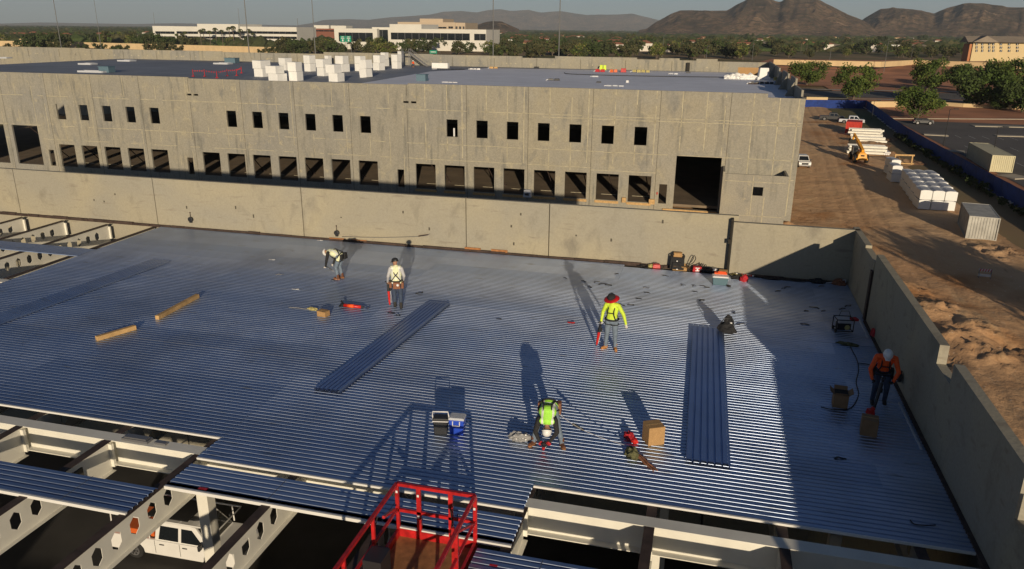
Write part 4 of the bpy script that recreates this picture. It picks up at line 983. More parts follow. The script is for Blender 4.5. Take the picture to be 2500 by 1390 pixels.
mb = MB(); mb.path([(-.08, 0, .25), (-.05, 0, .31), (.06, 0, .31), (.09, 0, .25)], .014, 6); mb.tube((.13, 0, .24), (.2, 0, .32), .018); mb.build('handle', 'black_plastic', gc)
lump('hose_pile', 'olive pile of rags and hose in front of the generator', 'rags', 2070, 842, .30, .10, .08, R(-14), 'camo', 14, .5)
cable('extension_cord', 'dark power cord winding from the generator to the shaded boxes', [floorpt(2075, 846, .02), floorpt(2083, 862, .02), floorpt(2092, 880, .02), floorpt(2096, 905, .02), floorpt(2090, 935, .02), floorpt(2096, 962, .02), floorpt(2088, 985, .02), floorpt(2072, 1000, .02), floorpt(2040, 1003, .02), floorpt(2004, 996, .02)], .013, 'black_rubber')
cable('extension_cord', 'short dark cord beside the waist of the person in orange', [floorpt(2093, 888, .02), floorpt(2112, 890, .02), floorpt(2125, 893, .02)], .013, 'black_rubber')
cable('cable_scrap', 'thin dark cable curled near the bottom right end of the deck', [floorpt(2222, 1272, .02), floorpt(2232, 1282, .02), floorpt(2262, 1285, .02), floorpt(2284, 1284, .02)], .012, 'black_rubber')
# clutter by the far wall
def place(name, label, cat, x, y, rz=0): return thing(name, label, cat, floorpt(x, y), rz)
bk = place('backpack', 'tall black backpack standing against the far wall with a cardboard piece on top', 'backpack', 1655, 642)
mb = MB(); mb.rbox((0, 0, .28), (.58, .34, .52), 0, 0, .92); mb.rbox((0, -.19, .2), (.42, .1, .3), 0, 0, .85); bevel(mb.build('bag_body', 'black_cloth', bk), .05, 3)
mb = MB(); mb.path([(-.24, -.12, .5), (-.22, -.16, .62), (-.16, -.1, .66)], .035, 6); mb.path([(.24, -.12, .5), (.26, -.14, .62), (.2, -.1, .68)], .04, 6)
for k in range(5): mb.path([(.02+.03*k, -.25, .33-.02*k), (.08, -.27, .28), (.14-.02*k, -.25, .22+.02*k)], .008, 5)
mb.build('strap', 'black_cloth', bk); mb = MB(); mb.rbox((0, -.26, .42), (.05, .02, .04)); mb.rbox((.02, -.26, .08), (.07, .02, .03)); mb.build('buckle', 'white_plastic', bk)
cp_ = carton('folded cardboard carton balanced on top of the tall black backpack', 0, 0, .34, .22, .16, R(4), loc=Vector((bk.location.x, bk.location.y, .545)))
carton('flat open cardboard tray in front of the tall black backpack', 1660, 654, .56, .3, .12, R(2), openlid=True)
carton('small cardboard carton behind the dark teal cooler', 1765, 672, .32, .25, .2, R(-5))
for (x, y, w_, d_, h_, m_, lb, nm) in ((1603, 651, .32, .26, .16, 'red_paint', 'bright red plastic case at the left end of the wall clutter', 'tool_case'), (1745, 660, .2, .16, .16, 'white_plastic', 'small white carton left of the cardboard one behind the dark teal cooler', 'tool_case'),
                                       (1703, 645, .38, .26, .20, 'red_cloth', 'dark red drill case with a white mark right of the tall black backpack', 'tool_case')):
    t_ = place(nm, lb, 'case', x, y, .15); mb = MB(); mb.rbox((0,0,h_/2), (w_, d_, h_), 0, 0, .85); bevel(mb.build('case_body', m_, t_), .015)
    mb = MB(); mb.path([(-w_*.25, 0, h_), (-w_*.2, 0, h_+.04), (w_*.2, 0, h_+.04), (w_*.25, 0, h_)], .012, 6); mb.build('handle', 'black_plastic', t_)
    if m_ == 'red_cloth': mb = MB(); mb.rbox((0, -d_*.47, h_*.5), (.06, .02, .14)); mb.rbox((0, -d_*.47, h_*.78), (.16, .02, .035)); mb.rbox((0, -d_*.475, h_*.22), (.16, .02, .035)); mb.build('decal', 'white_plastic', t_)
lump('yellow_rags', 'pale yellow rag heap left of the bright red case', 'rags', 1590, 651, .14, .1, .12, 0, 'straw', 20, .4)
cable('hose_coil', 'loose coil of dark hose at the left end of the wall clutter', [floorpt(1558, 645, .02), floorpt(1566, 652, .03), floorpt(1580, 655, .03), floorpt(1580, 648, .06), floorpt(1566, 646, .06), floorpt(1572, 654, .04), floorpt(1592, 658, .02)], .02, 'black_rubber')
cable('hose_coil', 'upright loops of dark hose between the tall black backpack and the dark red case', [floorpt(1680, 655, .02), floorpt(1684, 648, .3), floorpt(1692, 648, .62), floorpt(1697, 650, .5), floorpt(1690, 652, .3), floorpt(1678, 654, .2), floorpt(1684, 656, .02), floorpt(1700, 656, .2), floorpt(1712, 650, .3), floorpt(1722, 650, .08)], .016, 'black_rubber')
cable('cable_scrap', 'black cable ends poking up right of the dark red case', [floorpt(1708, 650, .1), floorpt(1712, 650, .34), floorpt(1716, 651, .1), floorpt(1722, 651, .3), floorpt(1730, 652, .05), floorpt(1748, 655, .02)], .014, 'black_rubber')
lump('black_tarp', 'low black tarpaulin heap between the cases and the cooler', 'tarpaulin', 1722, 656, .42, .16, .16, R(-3), 'black_cloth', 22, .4)
lump('black_tarp', 'long flat black tarpaulin along the wall behind the small cartons', 'tarpaulin', 1745, 650, .55, .12, .12, R(-3), 'rust_steel', 23, .4)
for i, (a, b, m_, lb) in enumerate((((1795, 655), (1838, 663), 'white_plastic', 'upper white and red striped bar leaning by the dark angle post'), ((1800, 661), (1832, 667), 'white_plastic', 'lower white and red striped bar leaning by the dark angle post'))):
    pa_, pb_ = floorpt(*a, .10), floorpt(*b, .06); mb = MB(); c = pa_; mb.bar((0,0,0), pb_-pa_, .05, .05); t_ = mb.build('striped_bar', m_, None, loc=c); tag(t_, lb, 'bar')
    s_ = MB()
    for k in (.3, .55, .85): q = (pb_-pa_)*k; s_.bar(q-(pb_-pa_)*.05, q+(pb_-pa_)*.05, .054, .054)
    s_.build('stripe', 'red_tool', t_)
rdb = lump('red_bag', 'small round red bag right of the dark teal cooler', 'bag', 1816, 686, .16, .14, .24, 0, 'red_cloth', 25, .2); lump('black_bag', 'flat black bag touching the small round red bag', 'bag', 1797, 681, .2, .12, .14, 0, 'black_cloth', 26, .3)
lump('cloth_heap', 'cream cloth heap at the foot of the dark angle post', 'rags', 1800, 667, .26, .14, .1, 0, 'straw', 27, .4)
rc = place('crate', 'orange red tray on the lid of the dark teal cooler', 'tray', 1757, 692); rc.location.z = .385; mb = MB(); mb.rbox((0,0,.03), (.46, .2, .05), .05); mb.rbox((.04, 0, .07), (.28, .07, .04), .1); mb.build('tray_body', 'hivis_orange', rc)
# dark things in the shaded corner
for (x, y, sx, sy, sz, lb) in ((1880, 673, .35, .12, .06, 'flat black scrap strip lying in the corner shade, left one'), (1935, 680, .5, .1, .05, 'long flat black scrap in the corner shade, middle one'), (1990, 678, .3, .14, .16, 'dark heap in the corner shade'), (2040, 680, .26, .16, .2, 'brown heap at the very corner of the two parapets')):
    lump('scrap_heap', lb, 'scrap', x, y, sx, sy, sz, 0, 'black_cloth' if x < 2000 else 'leather', x % 13, .4)
cable('extension_cord', 'grey hose looped in the shaded corner of the deck', [floorpt(2000, 684, .02), floorpt(2020, 690, .03), floorpt(2040, 684, .12), floorpt(2052, 676, .2), floorpt(2058, 686, .03)], .02, 'lid_grey')
# reels and lanyards on the far wall
def on_wall(x, y, off=.02, Y=30.74): p = onY(x, y, Y-off); return p
for (x, y, lb) in ((465, 536, 'black lifeline reel hanging on the far wall at the left panel'), (822, 569, 'dark round lifeline reel hanging on the far wall above the bent person')):
    p = on_wall(x, y, .09); t_ = thing('lifeline_reel', lb, 'reel', p); mb = MB(); mb.lathe([(.08, -.05), (.12, -.04), (.12, .04), (.08, .05)], 14, (0,0,0), 0, 1, 1, Matrix.Rotation(R(90), 3, 'X')); mb.rbox((0, 0, -.12), (.12, .07, .08)); mb.build('housing', 'black_plastic', t_)
    mb = MB(); mb.tube((0,0,.1), (-.03, .06, .30), .012); mb.ball((-.03, .06, .31), .03); mb.build('hook', 'rust_steel', t_)
p, q = on_wall(835, 578, .1), on_wall(1030, 577, .08); cable('lifeline', 'thin line hung along the foot of the far wall to a dark shackle', [p, p.lerp(q, .5)+Vector((0,0,-.05)), q, on_wall(1050, 571, .05)], .011, 'steel_grey', cat='rope')
mb = MB(); a = on_wall(1022, 577, .08); b = on_wall(1046, 573, .06); mb.tube((0,0,0), b-a, .03, .02); t_ = mb.build('shackle', 'rust_steel', None, loc=a); tag(t_, 'dark turnbuckle at the right end of the line on the far wall', 'shackle')
# offcuts scattered over the deck
sc_pts = [(683, 671), (812, 685), (1024, 716), (1218, 780), (1440, 701), (1458, 690), (1470, 694), (1425, 687), (1505, 670), (1580, 716), (1578, 704), (1560, 731), (1517, 746), (1668, 697), (1695, 699), (1720, 701), (1698, 714), (1714, 734), (1912, 705), (1922, 702), (1810, 793), (1968, 760), (1988, 752), (2070, 748), (2055, 755), (2010, 760), (1965, 792), (2050, 1120), (1380, 680), (1625, 675), (1540, 745), (1850, 676), (972, 770), (955, 765), (1900, 712), (2005, 700), (1795, 765), (1485, 697)]
sp0 = None
for i, (x, y) in enumerate(sc_pts):
    rd = random.Random(i); L_ = rd.uniform(.12, .34); a = rd.uniform(-.4, .9); mb = MB()
    pts = [(-L_/2, 0, .012), (-L_*.1, L_*.12*rd.uniform(-1, 1), .03), (L_*.25, L_*.2*rd.uniform(-1, 1), .015), (L_/2, L_*.25*rd.uniform(-1, 1), .01)]
    for p_, q_ in zip(pts[:-1], pts[1:]): mb.bar(p_, q_, .03+.03*rd.random(), .012)
    o = mb.build('metal_offcut', 'black_plastic' if i % 5 else 'steel_grey', None, loc=floorpt(x, y)); o.rotation_euler.z = a
    tag(o, 'small dark strap offcut dropped on the ribbed deck', 'offcut', 'offcuts scattered over the deck')
for (x, y, lb) in ((664, 635, 'small white paper strip left on the pale band of deck'), (722, 707, 'crumpled white scrap on the dark blue deck left of centre'), (781, 588, 'small white scrap at the foot of the far wall')):
    mb = MB(); mb.rbox((0,0,.012), (.28, .07, .006), .05); mb.rbox((.06, .02, .018), (.12, .06, .006), .4); o = mb.build('paper_scrap', 'white_plastic', None, loc=floorpt(x, y)); tag(o, lb, 'scrap')
mb = MB(); mb.rbox((0,0,.02), (.22, .06, .02), -.1); mb.rbox((.08, 0, .03), (.1, .04, .02), .3); o = mb.build('red_strap', 'red_cloth', None, loc=floorpt(1394, 789)); tag(o, 'thin red strap left of the person in yellow', 'strap')

# ------------------------------------------------------------------ red work platform in front of the deck edge
bt = thing('work_platform', 'red tubular steel lift basket rising in front of the deck edge', 'lift basket', (-4.42, 10.2, -.2))
bx0, bx1, by1, by0, bz0, bz1 = -.80, .76, 1.55, -2.4, .05, 1.15
mb = MB(); s_ = .062
mb.bar((bx0, by1, bz1), (bx1, by1, bz1), s_, s_); mb.bar((bx0, by0, bz1), (bx0, by1, bz1), s_, s_); mb.bar((bx1, by0, bz1), (bx1, by1, bz1), s_, s_)
mb.build('top_rail', 'red_paint', bt)
for (x, y) in ((bx0, by1), (bx1, by1), (-.36, by1), (.28, by1)): mb = MB(); mb.bar((x, y, bz0), (x, y, bz1-.03), .085 if abs(x) < .5 else .07, .05, up=(0,1,0)); mb.build('post', 'red_paint', bt)
for y in (.45, -.7, -1.9):
    for x in (bx0, bx1): mb = MB(); mb.bar((x, y, bz0), (x, y, bz1-.03), .06, .05, up=(0,1,0)); mb.build('post', 'red_paint', bt)
mb = MB(); mb.bar((bx1-.18, by1-.75, bz0), (bx1-.18, by1-.75, bz1-.2), .055, .05, up=(0,1,0)); mb.build('post', 'red_paint', bt)
mb = MB(); mb.bar((bx0, by1, .58), (bx1, by1, .58), .05, .06); mb.bar((bx0, by0, .60), (bx0, by1, .60), .045, .05); mb.bar((bx1, by0, .60), (bx1, by1, .60), .045, .05)
mb.bar((bx1, by1-.05, .58), (bx1-.05, by1-1.1, 1.1), .04, .04); mb.bar((bx0+.02, by1-.2, .72), (bx0+.02, by1-.7, .88), .05, .05)
mb.build('mid_rail', 'red_paint', bt)
mb = MB(); mb.bx(bx0, bx1, by1-.03, by1+.03, .0, .17); mb.bx(bx0-.03, bx0+.03, by0, by1-.031, .0, .15); mb.bx(bx1-.03, bx1+.03, by0, by1-.031, .0, .15); mb.build('toe_board', 'red_paint', bt)
mb = MB(); mb.bx(bx0+.03, bx1-.03, by0, by1-.03, -.05, .0); mb.build('floor_plate', 'rust_board', bt)
mb = MB(); mb.bx(bx0+.08, bx0+.42, by1-1.75, by1-1.35, .0, .75); mb.bx(bx0+.1, bx0+.38, by1-1.36, by1-1.28, .5, .72); mb.build('control_box', 'black_plastic', bt)
for (x, y, z, h_) in ((bx0+.01, by1-.035, 1.0, .05), (-.36, by1-.035, .98, .05), (-.36, by1-.035, .52, .05), (bx1, by1-.04, .9, .05)):
    mb = MB(); mb.bx(x-.02, x+.02, y-.012, y-.006, z-h_/2, z+h_/2); mb.build('decal', 'white_plastic', bt)
mb = MB(); mb.path([(bx0-.02, .7, 1.0), (bx0-.06, .3, .5), (bx0+.02, .1, .1), (bx0+.1, -.2, -.4)], .012, 5); mb.path([(.3, by1-.1, .9), (.36, by1-.16, .6), (.33, by1-.2, .2)], .012, 5); mb.path([(.42, by1-.05, .6), (.45, by1-.1, .78), (.55, by1-.1, .7), (.5, by1-.05, .5)], .008, 5); mb.build('control_cable', 'black_rubber', bt)
mb = MB(); mb.bx(-.6, .6, -2.2, 1.0, -.35, -.055); mb.bar((0, -.5, -.35), (0, -3.5, -6.5), .4, .4); mb.bar((0, -3.5, -6.5), (0, -.5, -11.4), .45, .45); mb.build('boom', 'red_paint', bt)
mb = MB(); mb.bx(-1.1, 1.1, -2.2, 1.2, -11.6, -10.8); mb.build('chassis', 'red_paint', bt)
mb = MB()
for x in (-1.15, 1.15):
    for y in (-1.6, .7): mb.tube((x-.18, y, -11.9), (x+.18, y, -11.9), .48, n=16)
mb.build('wheel', 'black_rubber', bt)
# ------------------------------------------------------------------ vehicles
def wheel(par, x, y, r, w_, rim='steel_grey', sgn=1):
    mb = MB(); k = Matrix.Rotation(R(90), 3, 'X'); mb.lathe([(r*.62, -w_/2), (r*.92, -w_/2), (r, -w_/2+.04), (r, w_/2-.04), (r*.92, w_/2), (r*.62, w_/2)], 22, (x, y, r), 0, 1, 1, k)
    o = mb.build('wheel', 'black_rubber', par)
    for f in o.data.polygons: pass
    mb = MB(); mb.lathe([(r*.60, -w_/2-.012), (r*.60, -w_/2+.03), (r*.60, w_/2+.012)], 18, (x, y, r), 0, 1, 1, k)
    for i in range(6):
        a = i*math.pi/3; c = Vector((x+math.cos(a)*r*.36, y-sgn*(w_/2+.016), r+math.sin(a)*r*.36)); mb.rbox(c, (r*.20, .012, r*.20), 0, 1, 1, 0, -a)
    mb.lathe([(r*.16, -.02), (r*.16, .02)], 10, (x, y-sgn*(w_/2+.02), r), 1, 1, 1, k)
    mb.build('rim', [rim, 'black_rubber'], o); return o
def arch_profile(x0, x1, zb, zt, wheels, r):
    pts = [(x0, zb)]
    for xw in sorted(wheels):
        pts.append((xw-r, zb))
        for i in range(1, 8): a = math.pi*(1-i/8); pts.append((xw+r*math.cos(a), zb+.05+r*.86*math.sin(a)))
        pts.append((xw+r, zb))
    pts += [(x1, zb), (x1, zb+.35), (x1-.06, zt-.08), (x1-.25, zt), (x0+.04, zt), (x0, zt-.1)]
    return pts
def pickup(name, label, loc, rz, paint, cat='pickup truck', L_=5.9, W_=1.96, H_=1.92, rack=False, bed=True, detail=True, group=None, rim='steel_grey', suv=False):
    t = thing(name, label, cat, loc, rz, group); r = .41; xr, xf = -L_*.30, L_*.335; zt = 1.12 if not suv else 1.02
    mb = MB(); mb.prism(arch_profile(-L_/2, L_/2, .38, zt, (xr, xf), .50), 'y', -W_/2, W_/2)
    bo = bevel(mb.build('body', paint, t), .05, 3)
    c0, c1 = (-.75, 1.45) if bed and not suv else (-L_/2+.25, 1.3)
    hw = W_/2-.05
    mb = MB(); lower = [(c0, zt-.02), (c1+.35, zt-.02)]; prof = [(c0, zt-.02), (c1+.42, zt-.02), (c1-.28, H_-.03), (c1-.55, H_), (c0+.22, H_), (c0+.06, H_-.05)]
    vs = []
    for y_, k in ((-hw, 1), (hw, 1)):
        for i, (x, z) in enumerate(prof): ins = .17*(z-zt)/(H_-zt) if z > zt else 0; vs.append((x, y_+(ins if y_ < 0 else -ins), z))
    n_ = len(prof); mb.add(vs, [tuple(range(n_)), tuple(range(2*n_-1, n_-1, -1))]+[(i, i+n_, (i+1)%n_+n_, (i+1)%n_) for i in range(n_)])
    cab = bevel(mb.build('cab', paint, t), .04, 3)
    def sidepane(xa, xb, xat, xbt, s):
        m_ = MB(); z0, z1 = zt+.05, H_-.16; f = lambda z: hw-.17*max(0, (z-zt)/(H_-zt))+.006
        P_ = [(xa, s*f(z0), z0), (xb, s*f(z0), z0), (xbt, s*f(z1), z1), (xat, s*f(z1), z1)]
        Q_ = [(x, y-s*.02, z) for x, y, z in P_]; m_.hexa(P_+Q_); return m_.build('window', 'dark_glass', t)
    mid = (c0+c1)/2+.12
    for s in (-1, 1):
        sidepane(c0+.20, mid-.08, c0+.28, mid-.08, s); sidepane(mid+.06, c1+.12, mid+.06, c1-.42, s)
        if detail:
            for x in (mid-.85, mid+.25): m_ = MB(); m_.rbox((x, s*(W_/2+.012), zt-.16), (.22, .03, .04)); m_.build('door_handle', 'black_plastic', t)
            m_ = MB(); m_.bx(c0+.02, c0+.035, s*(W_/2+.004)-.004, s*(W_/2+.004)+.004, .5, zt-.02); m_.bx(mid-.01, mid+.005, s*(W_/2+.004)-.004, s*(W_/2+.004)+.004, .5, zt-.02); m_.build('door_gap', 'black_gap', bo)
            m_ = MB(); m_.rbox((c1+.12, s*(W_/2+.16), zt+.14), (.10, .22, .26)); bevel(m_.build('mirror', 'black_plastic', t), .03)
        m_ = MB(); m_.rbox((L_/2-.03, s*(W_/2-.28), .92), (.10, .34, .2)); m_.build('headlight', 'lid_grey', t)
        m_ = MB(); m_.rbox((-L_/2+.01, s*(W_/2-.10), .92), (.06, .14, .3)); m_.build('tail_light', 'red_cloth', t)
    m_ = MB(); hx = lambda z: c1+.42-.70*(z-zt)/(H_-.03-zt)
    za, zb = zt+.06, H_-.12; ins = lambda z: .17*(z-zt)/(H_-zt)+.10
    P_ = [(hx(za)+.012, -hw+ins(za), za), (hx(za)+.012, hw-ins(za), za), (hx(zb)+.012, hw-ins(zb), zb), (hx(zb)+.012, -hw+ins(zb), zb)]
    m_.hexa([(x-.03, y, z) for x, y, z in P_]+P_); m_.build('windshield', 'dark_glass', t)
    m_ = MB(); m_.rbox((L_/2+.0, 0, .80), (.05, W_*.55, .34)); m_.build('grille', 'black_plastic', t)
    m_ = MB(); m_.rbox((L_/2+.03, 0, .52), (.14, W_*.98, .2)); m_.rbox((-L_/2-.03, 0, .52), (.14, W_*.98, .18)); bevel(m_.build('bumper', 'steel_grey', t), .03)
    if bed and not suv:
        m_ = MB(); m_.bx(-L_/2+.09, c0-.05, -W_/2+.12, W_/2-.12, zt-.001, zt+.006); m_.build('bed', 'black_plastic', t)
    for x in (xr, xf):
        for s in (-1, 1): wheel(t, x, s*(W_/2-.14), r, .26, rim, -s)
    return t
tp = gnd(329, 1362)
tr = pickup('pickup_truck', 'white crew-cab pickup with ladder rack and orange load under the open steel frame', (tp.x+1.85, tp.y+1.0, GZ+.0), R(1.5), 'white_paint', L_=6.0)
mb = MB()
for s in (-1, 1):
    mb.tube((-2.9, s*.86, 2.05), (2.35, s*.86, 2.05), .035, n=6)
    for x in (-2.8, -1.0, 1.9): mb.tube((x, s*.9, 1.1 if x < 1 else 1.25), (x, s*.86, 2.05), .03, n=6)
for x in (-2.9, -1.0, .5, 2.35): mb.tube((x, -.86, 2.06), (x, .86, 2.06), .03, n=6)
mb.build('ladder_rack', 'white_paint', tr)
mb = MB(); mb.rbox((-.2, 0, 2.09), (2.0, 1.4, .03)); mb.build('rack_panel', 'black_rubber', tr)
mb = MB(); mb.bx(-2.85, -.85, -.8, .8, 1.13, 1.38); mb.bx(-1.5, -.85, -.82, .82, 1.38, 1.5); bevel(mb.build('tool_chest', 'orange_paint', tr), .03)
mb = MB()
for k in range(4): mb.bx(1.62+k*.065, 1.67+k*.065, -.985, -.981, .98, 1.03)
mb.build('door_lettering', 'black_gap', tr)
q = gnd(2066, 303); pickup('pickup_truck', 'silver pickup parked across the yard behind the red container', (q.x+1.3, q.y+1.2, GZ+.05), R(-4), 'lid_grey', rim='chrome')
pickup('pickup_truck', 'dark pickup parked just behind the silver one', (q.x-2.6, q.y+7.0, GZ+.05), R(-4), 'black_plastic')
q = gnd(1957, 412); wt = pickup('pickup_truck', 'white pickup facing the camera, half hidden behind the end of the concrete warehouse', (q.x+.15, q.y+2.9, GZ+.05), R(-84), 'white_paint')
q = gnd(2254, 305); bc = pickup('car', 'small black car parked alone in the empty lot', (q.x, q.y+.9, GZ+.01), R(2), 'black_plastic', 'car', L_=4.5, W_=1.8, H_=1.45, suv=True, rim='chrome')

# ------------------------------------------------------------------ containers
def container(label, nl, nr, fl, h, m_, zt, name='shipping_container', doorend=True, group=None):
    a, b, c = (onz(*p, zt) for p in (nl, nr, fl)); L_ = (c-a).length; v = (c-a).normalized(); u = Vector((v.y, -v.x, 0)); w_ = abs((b-a).dot(u))
    rz = math.atan2(u.y, u.x); t = thing(name, label, 'container', (a.x+u.x*w_/2+v.x*L_/2, a.y+u.y*w_/2+v.y*L_/2, zt-h), rz, group)
    mb = MB(); X, Y = w_/2-.06, L_/2-.06
    def corr(x0, y0, x1, y1, nx_, ny_):
        n_ = max(4, int(math.hypot(x1-x0, y1-y0)/.28)); P_ = []
        for i in range(n_):
            for f, d in ((0, 0), (.3, 0), (.5, .045), (.8, .045)):
                s = (i+f)/n_; P_.append((x0+(x1-x0)*s-nx_*d, y0+(y1-y0)*s-ny_*d))
        P_.append((x1, y1)); o = len(mb.v); k = len(P_)
        mb.v += [(x, y, .12) for x, y in P_]+[(x, y, h-.1) for x, y in P_]
        for i in range(k-1): mb.f.append((o+i, o+i+1, o+k+i+1, o+k+i)); mb.m.append(0)
    corr(-X, -Y, X, -Y, 0, -1); corr(X, -Y, X, Y, 1, 0); corr(X, Y, -X, Y, 0, 1); corr(-X, Y, -X, -Y, -1, 0)
    mb.build('side_panel', m_, t)
    mb = MB(); mb.bx(-X-.02, X+.02, -Y-.02, Y+.02, h-.06, h-.03); mb.build('roof', m_, t)
    mb = MB()
    for sx in (-1, 1):
        for sy in (-1, 1): mb.bx(sx*(X+.03)-.06, sx*(X+.03)+.06, sy*(Y+.03)-.06, sy*(Y+.03)+.06, 0, h-.02)
    for z0, z1 in ((.02, .14), (h-.12, h)):
        for s in (-1, 1): mb.bx(-X+.03, X-.03, s*(Y+.03)-.045, s*(Y+.03)+.045, z0, z1); mb.bx(s*(X+.03)-.045, s*(X+.03)+.045, -Y+.03, Y-.03, z0, z1)
    mb.build('frame', m_, t)
    if doorend:
        mb = MB()
        for x in (-.5, -.18, .18, .5): mb.tube((x*w_*.8, -Y-.075, .2), (x*w_*.8, -Y-.075, h-.2), .022, n=6)
        mb.build('lock_bar', m_, t)
    return t
container('weathered pale grey container standing alone in the dirt yard nearest the camera', (2368, 527), (2439, 528), (2348, 494), 2.6, 'grey_container', GZ+2.6, doorend=False)
container('bright red container in the yard behind the white beams', (2067, 297), (2105, 297), (2070, 292), 2.6, 'red_container', GZ+2.6, doorend=False)
container('long tan container standing in the parking lot beyond the blue fence', (2424, 379), (2474, 379), (2366, 348), 2.75, 'tan_container', GZ+2.75, doorend=False)

# ------------------------------------------------------------------ wrapped foam bundles in the yard, 3 x 5 x 2
nl, nr, fl = onz(2246, 464, GZ+2.6), onz(2338, 469, GZ+2.6), onz(2204, 412, GZ+2.6)
u = (nr-nl)/3; v = (fl-nl)/5; v = v-u*(v.dot(u)/u.dot(u))*.0
ang = math.atan2(u.y, u.x); bw, bd = u.length, v.length
side = ['left', 'middle', 'right']; rown = ['front row', 'second row', 'third row', 'fourth row', 'back row']; proto = None
for k in range(2):
    for j in range(5):
        for i in range(3):
            p = nl+u*(i+.5)+v*(j+.5); loc = Vector((p.x+random.uniform(-.02, .02), p.y, GZ+.1+k*1.27)); rz_ = ang+random.uniform(-.02, .02)
            lb = '%s foam bundle of the white yard stack, %s column, %s' % ('top' if k else 'bottom', side[i], rown[j])
            if proto is None:
                proto = thing('foam_bundle', lb, 'foam bundle', loc, rz_, 'wrapped foam bundles in the yard stack')
                mb = MB(); w2, d2 = bw/2-.03, bd/2-.03
                nn = 6; pr = [(-w2, 0), (w2, 0), (w2, 1.14)]+[(w2-(2*w2)*s/nn, 1.14+.10*math.sin(math.pi*s/nn)) for s in range(1, nn)]+[(-w2, 1.14)]
                mb.prism(pr, 'y', -d2, d2); bevel(mb.build('foam', 'foam_white', proto, False), .05, 2)
                mb = MB(); mb.prism([(-w2*.96, 1.150), (w2*.96, 1.150), (w2*.5, 1.245), (-w2*.5, 1.245)], 'y', -d2*.96, d2*.35); mb.build('wrap', 'wrap_grey', proto)
            else:
                dup(proto, loc, rz_, lb)
for i, (x, y, lb) in enumerate(((2192, 452, 'white foam bundle at the near left of the small stack behind the big one'), (2214, 448, 'white foam bundle on the right behind the big yard stack'), (2196, 444, 'white foam bundle furthest back in the yard stacks'))):
    p = gnd(x, y)
    for k in range(2 if i != 1 else 1): dup(proto, (p.x, p.y+3.5+i*1.5, GZ+.1+k*1.27), ang+.05*i, ('upper ' if k else 'lower ')+lb)
tb = thing('saw_horse', 'yellow timber frame standing on the ground behind the white stacks', 'timber frame', gnd(2205, 402), .1)
mb = MB(); mb.bx(-1.6, 1.6, -.1, .1, 1.5, 1.75); mb.bx(-1.6, -1.4, -.1, .1, 0, 1.5); mb.bx(1.2, 1.4, -.1, .1, 0, 1.5); mb.bx(-2, 1.4, -.9, -.7, .2, .4); mb.build('frame', 'lumber', tb)

# ------------------------------------------------------------------ white beams on the ground
pbm = None
rows = [(2074, 333, 2148, 4, 3), (2080, 347, 2156, 3, 2), (2072, 376, 2152, 4, 3)]
for gi, (xa, y, xb, n_, lay) in enumerate(rows):
    a, b = gnd(xa, y), gnd(xb, y); L_ = abs(b.x-a.x)
    for k in range(lay):
        for i in range(n_):
            loc = ((a.x+b.x)/2+random.uniform(-.4, .4), a.y+i*.75+random.uniform(-.05, .05), GZ+.12+k*.55); rz_ = random.uniform(-.015, .015)
            lb = 'white steel beam in the %s pile of the yard' % ('farthest', 'middle', 'nearest')[gi]
            if pbm is None:
                pbm = thing('steel_beam', lb, 'beam', loc, rz_); mb = MB(); mb.bx(-L_/2, L_/2, -.14, .14, .36, .39); mb.bx(-L_/2, L_/2, -.14, .14, 0, .03); mb.build('flange', 'white_paint', pbm)
                mb = MB(); mb.bx(-L_/2, L_/2, -.01, .01, .031, .359); mb.build('web', 'cream_steel', pbm); pbm['group'] = 'white beams in the %s pile' % 'farthest'
            else:
                o = dup(pbm, loc, rz_, lb); o['group'] = 'white beams in the %s pile' % ('farthest', 'middle', 'nearest')[gi]
pp = None
for i in range(6):
    p = gnd(2158, 379); mb = MB(); mb.tube((0, -.6, .16), (0, 3.0, .16), .16, n=10); mb.lathe([(.11, -.61), (.11, -.605)], 10, (0,0,0), 1, 1, 1)
    loc = (p.x+(i%3)*.34+(.17 if i > 2 else 0), p.y, GZ+.08+(.3 if i > 2 else 0)); o = mb.build('pipe', ['white_plastic', 'black_gap'], None, loc=loc) if pp is None else None
    if pp is None: pp = o; tag(o, 'white pipe in the small bundle at the right end of the nearest beam pile', 'pipe', 'white pipes beside the nearest beam pile')
    else: c = pp.copy(); COL.objects.link(c); c.location = loc
# ------------------------------------------------------------------ telehandler
q = gnd(2100, 400); th = thing('telehandler', 'yellow telehandler seen from behind with its boom raised away from the camera', 'telehandler', (q.x, q.y+2.6, GZ+.05), R(3))
mb = MB(); mb.prism([(-.5, .7), (.5, .7), (.62, 1.5), (.45, 1.9), (-.45, 1.9), (-.62, 1.5)], 'y', -2.7, 2.2); mb.rbox((.0, -2.5, 1.25), (1.6, .9, .9), 0, 0, .85); mb.bx(-.95, .95, -2.9, -2.75, .6, .9); bevel(mb.build('chassis', 'yellow_machine', th), .06)
mb = MB(); mb.bx(-.3, .3, -2.97, -2.955, 1.25, 1.5); mb.build('rear_vent', 'black_gap', th)
mb = MB(); mb.bar((.12, -2.2, 2.05), (.12, 3.2, 3.3), .46, .52); mb.bar((.12, 3.1, 3.28), (.12, 6.2, 4.0), .34, .38); mb.bar((.12, 6.1, 4.0), (.12, 6.6, 3.0), .3, .3); bevel(mb.build('boom', 'yellow_machine', th), .03)
mb = MB(); mb.rbox((-.82, -.2, 1.9), (.85, 1.5, 1.35), 0, 0, .9); bevel(mb.build('cab', 'dark_glass', th), .04)
mb = MB()
for dx, dy in ((-1.23, -.92), (-.42, -.92), (-1.23, .5), (-.42, .5)): mb.bar((dx, dy, 1.2), (dx*.97, dy*.93, 2.6), .07, .07)
mb.rbox((-.82, -.2, 2.6), (.9, 1.5, .08)); mb.build('cab_frame', 'black_plastic', th)
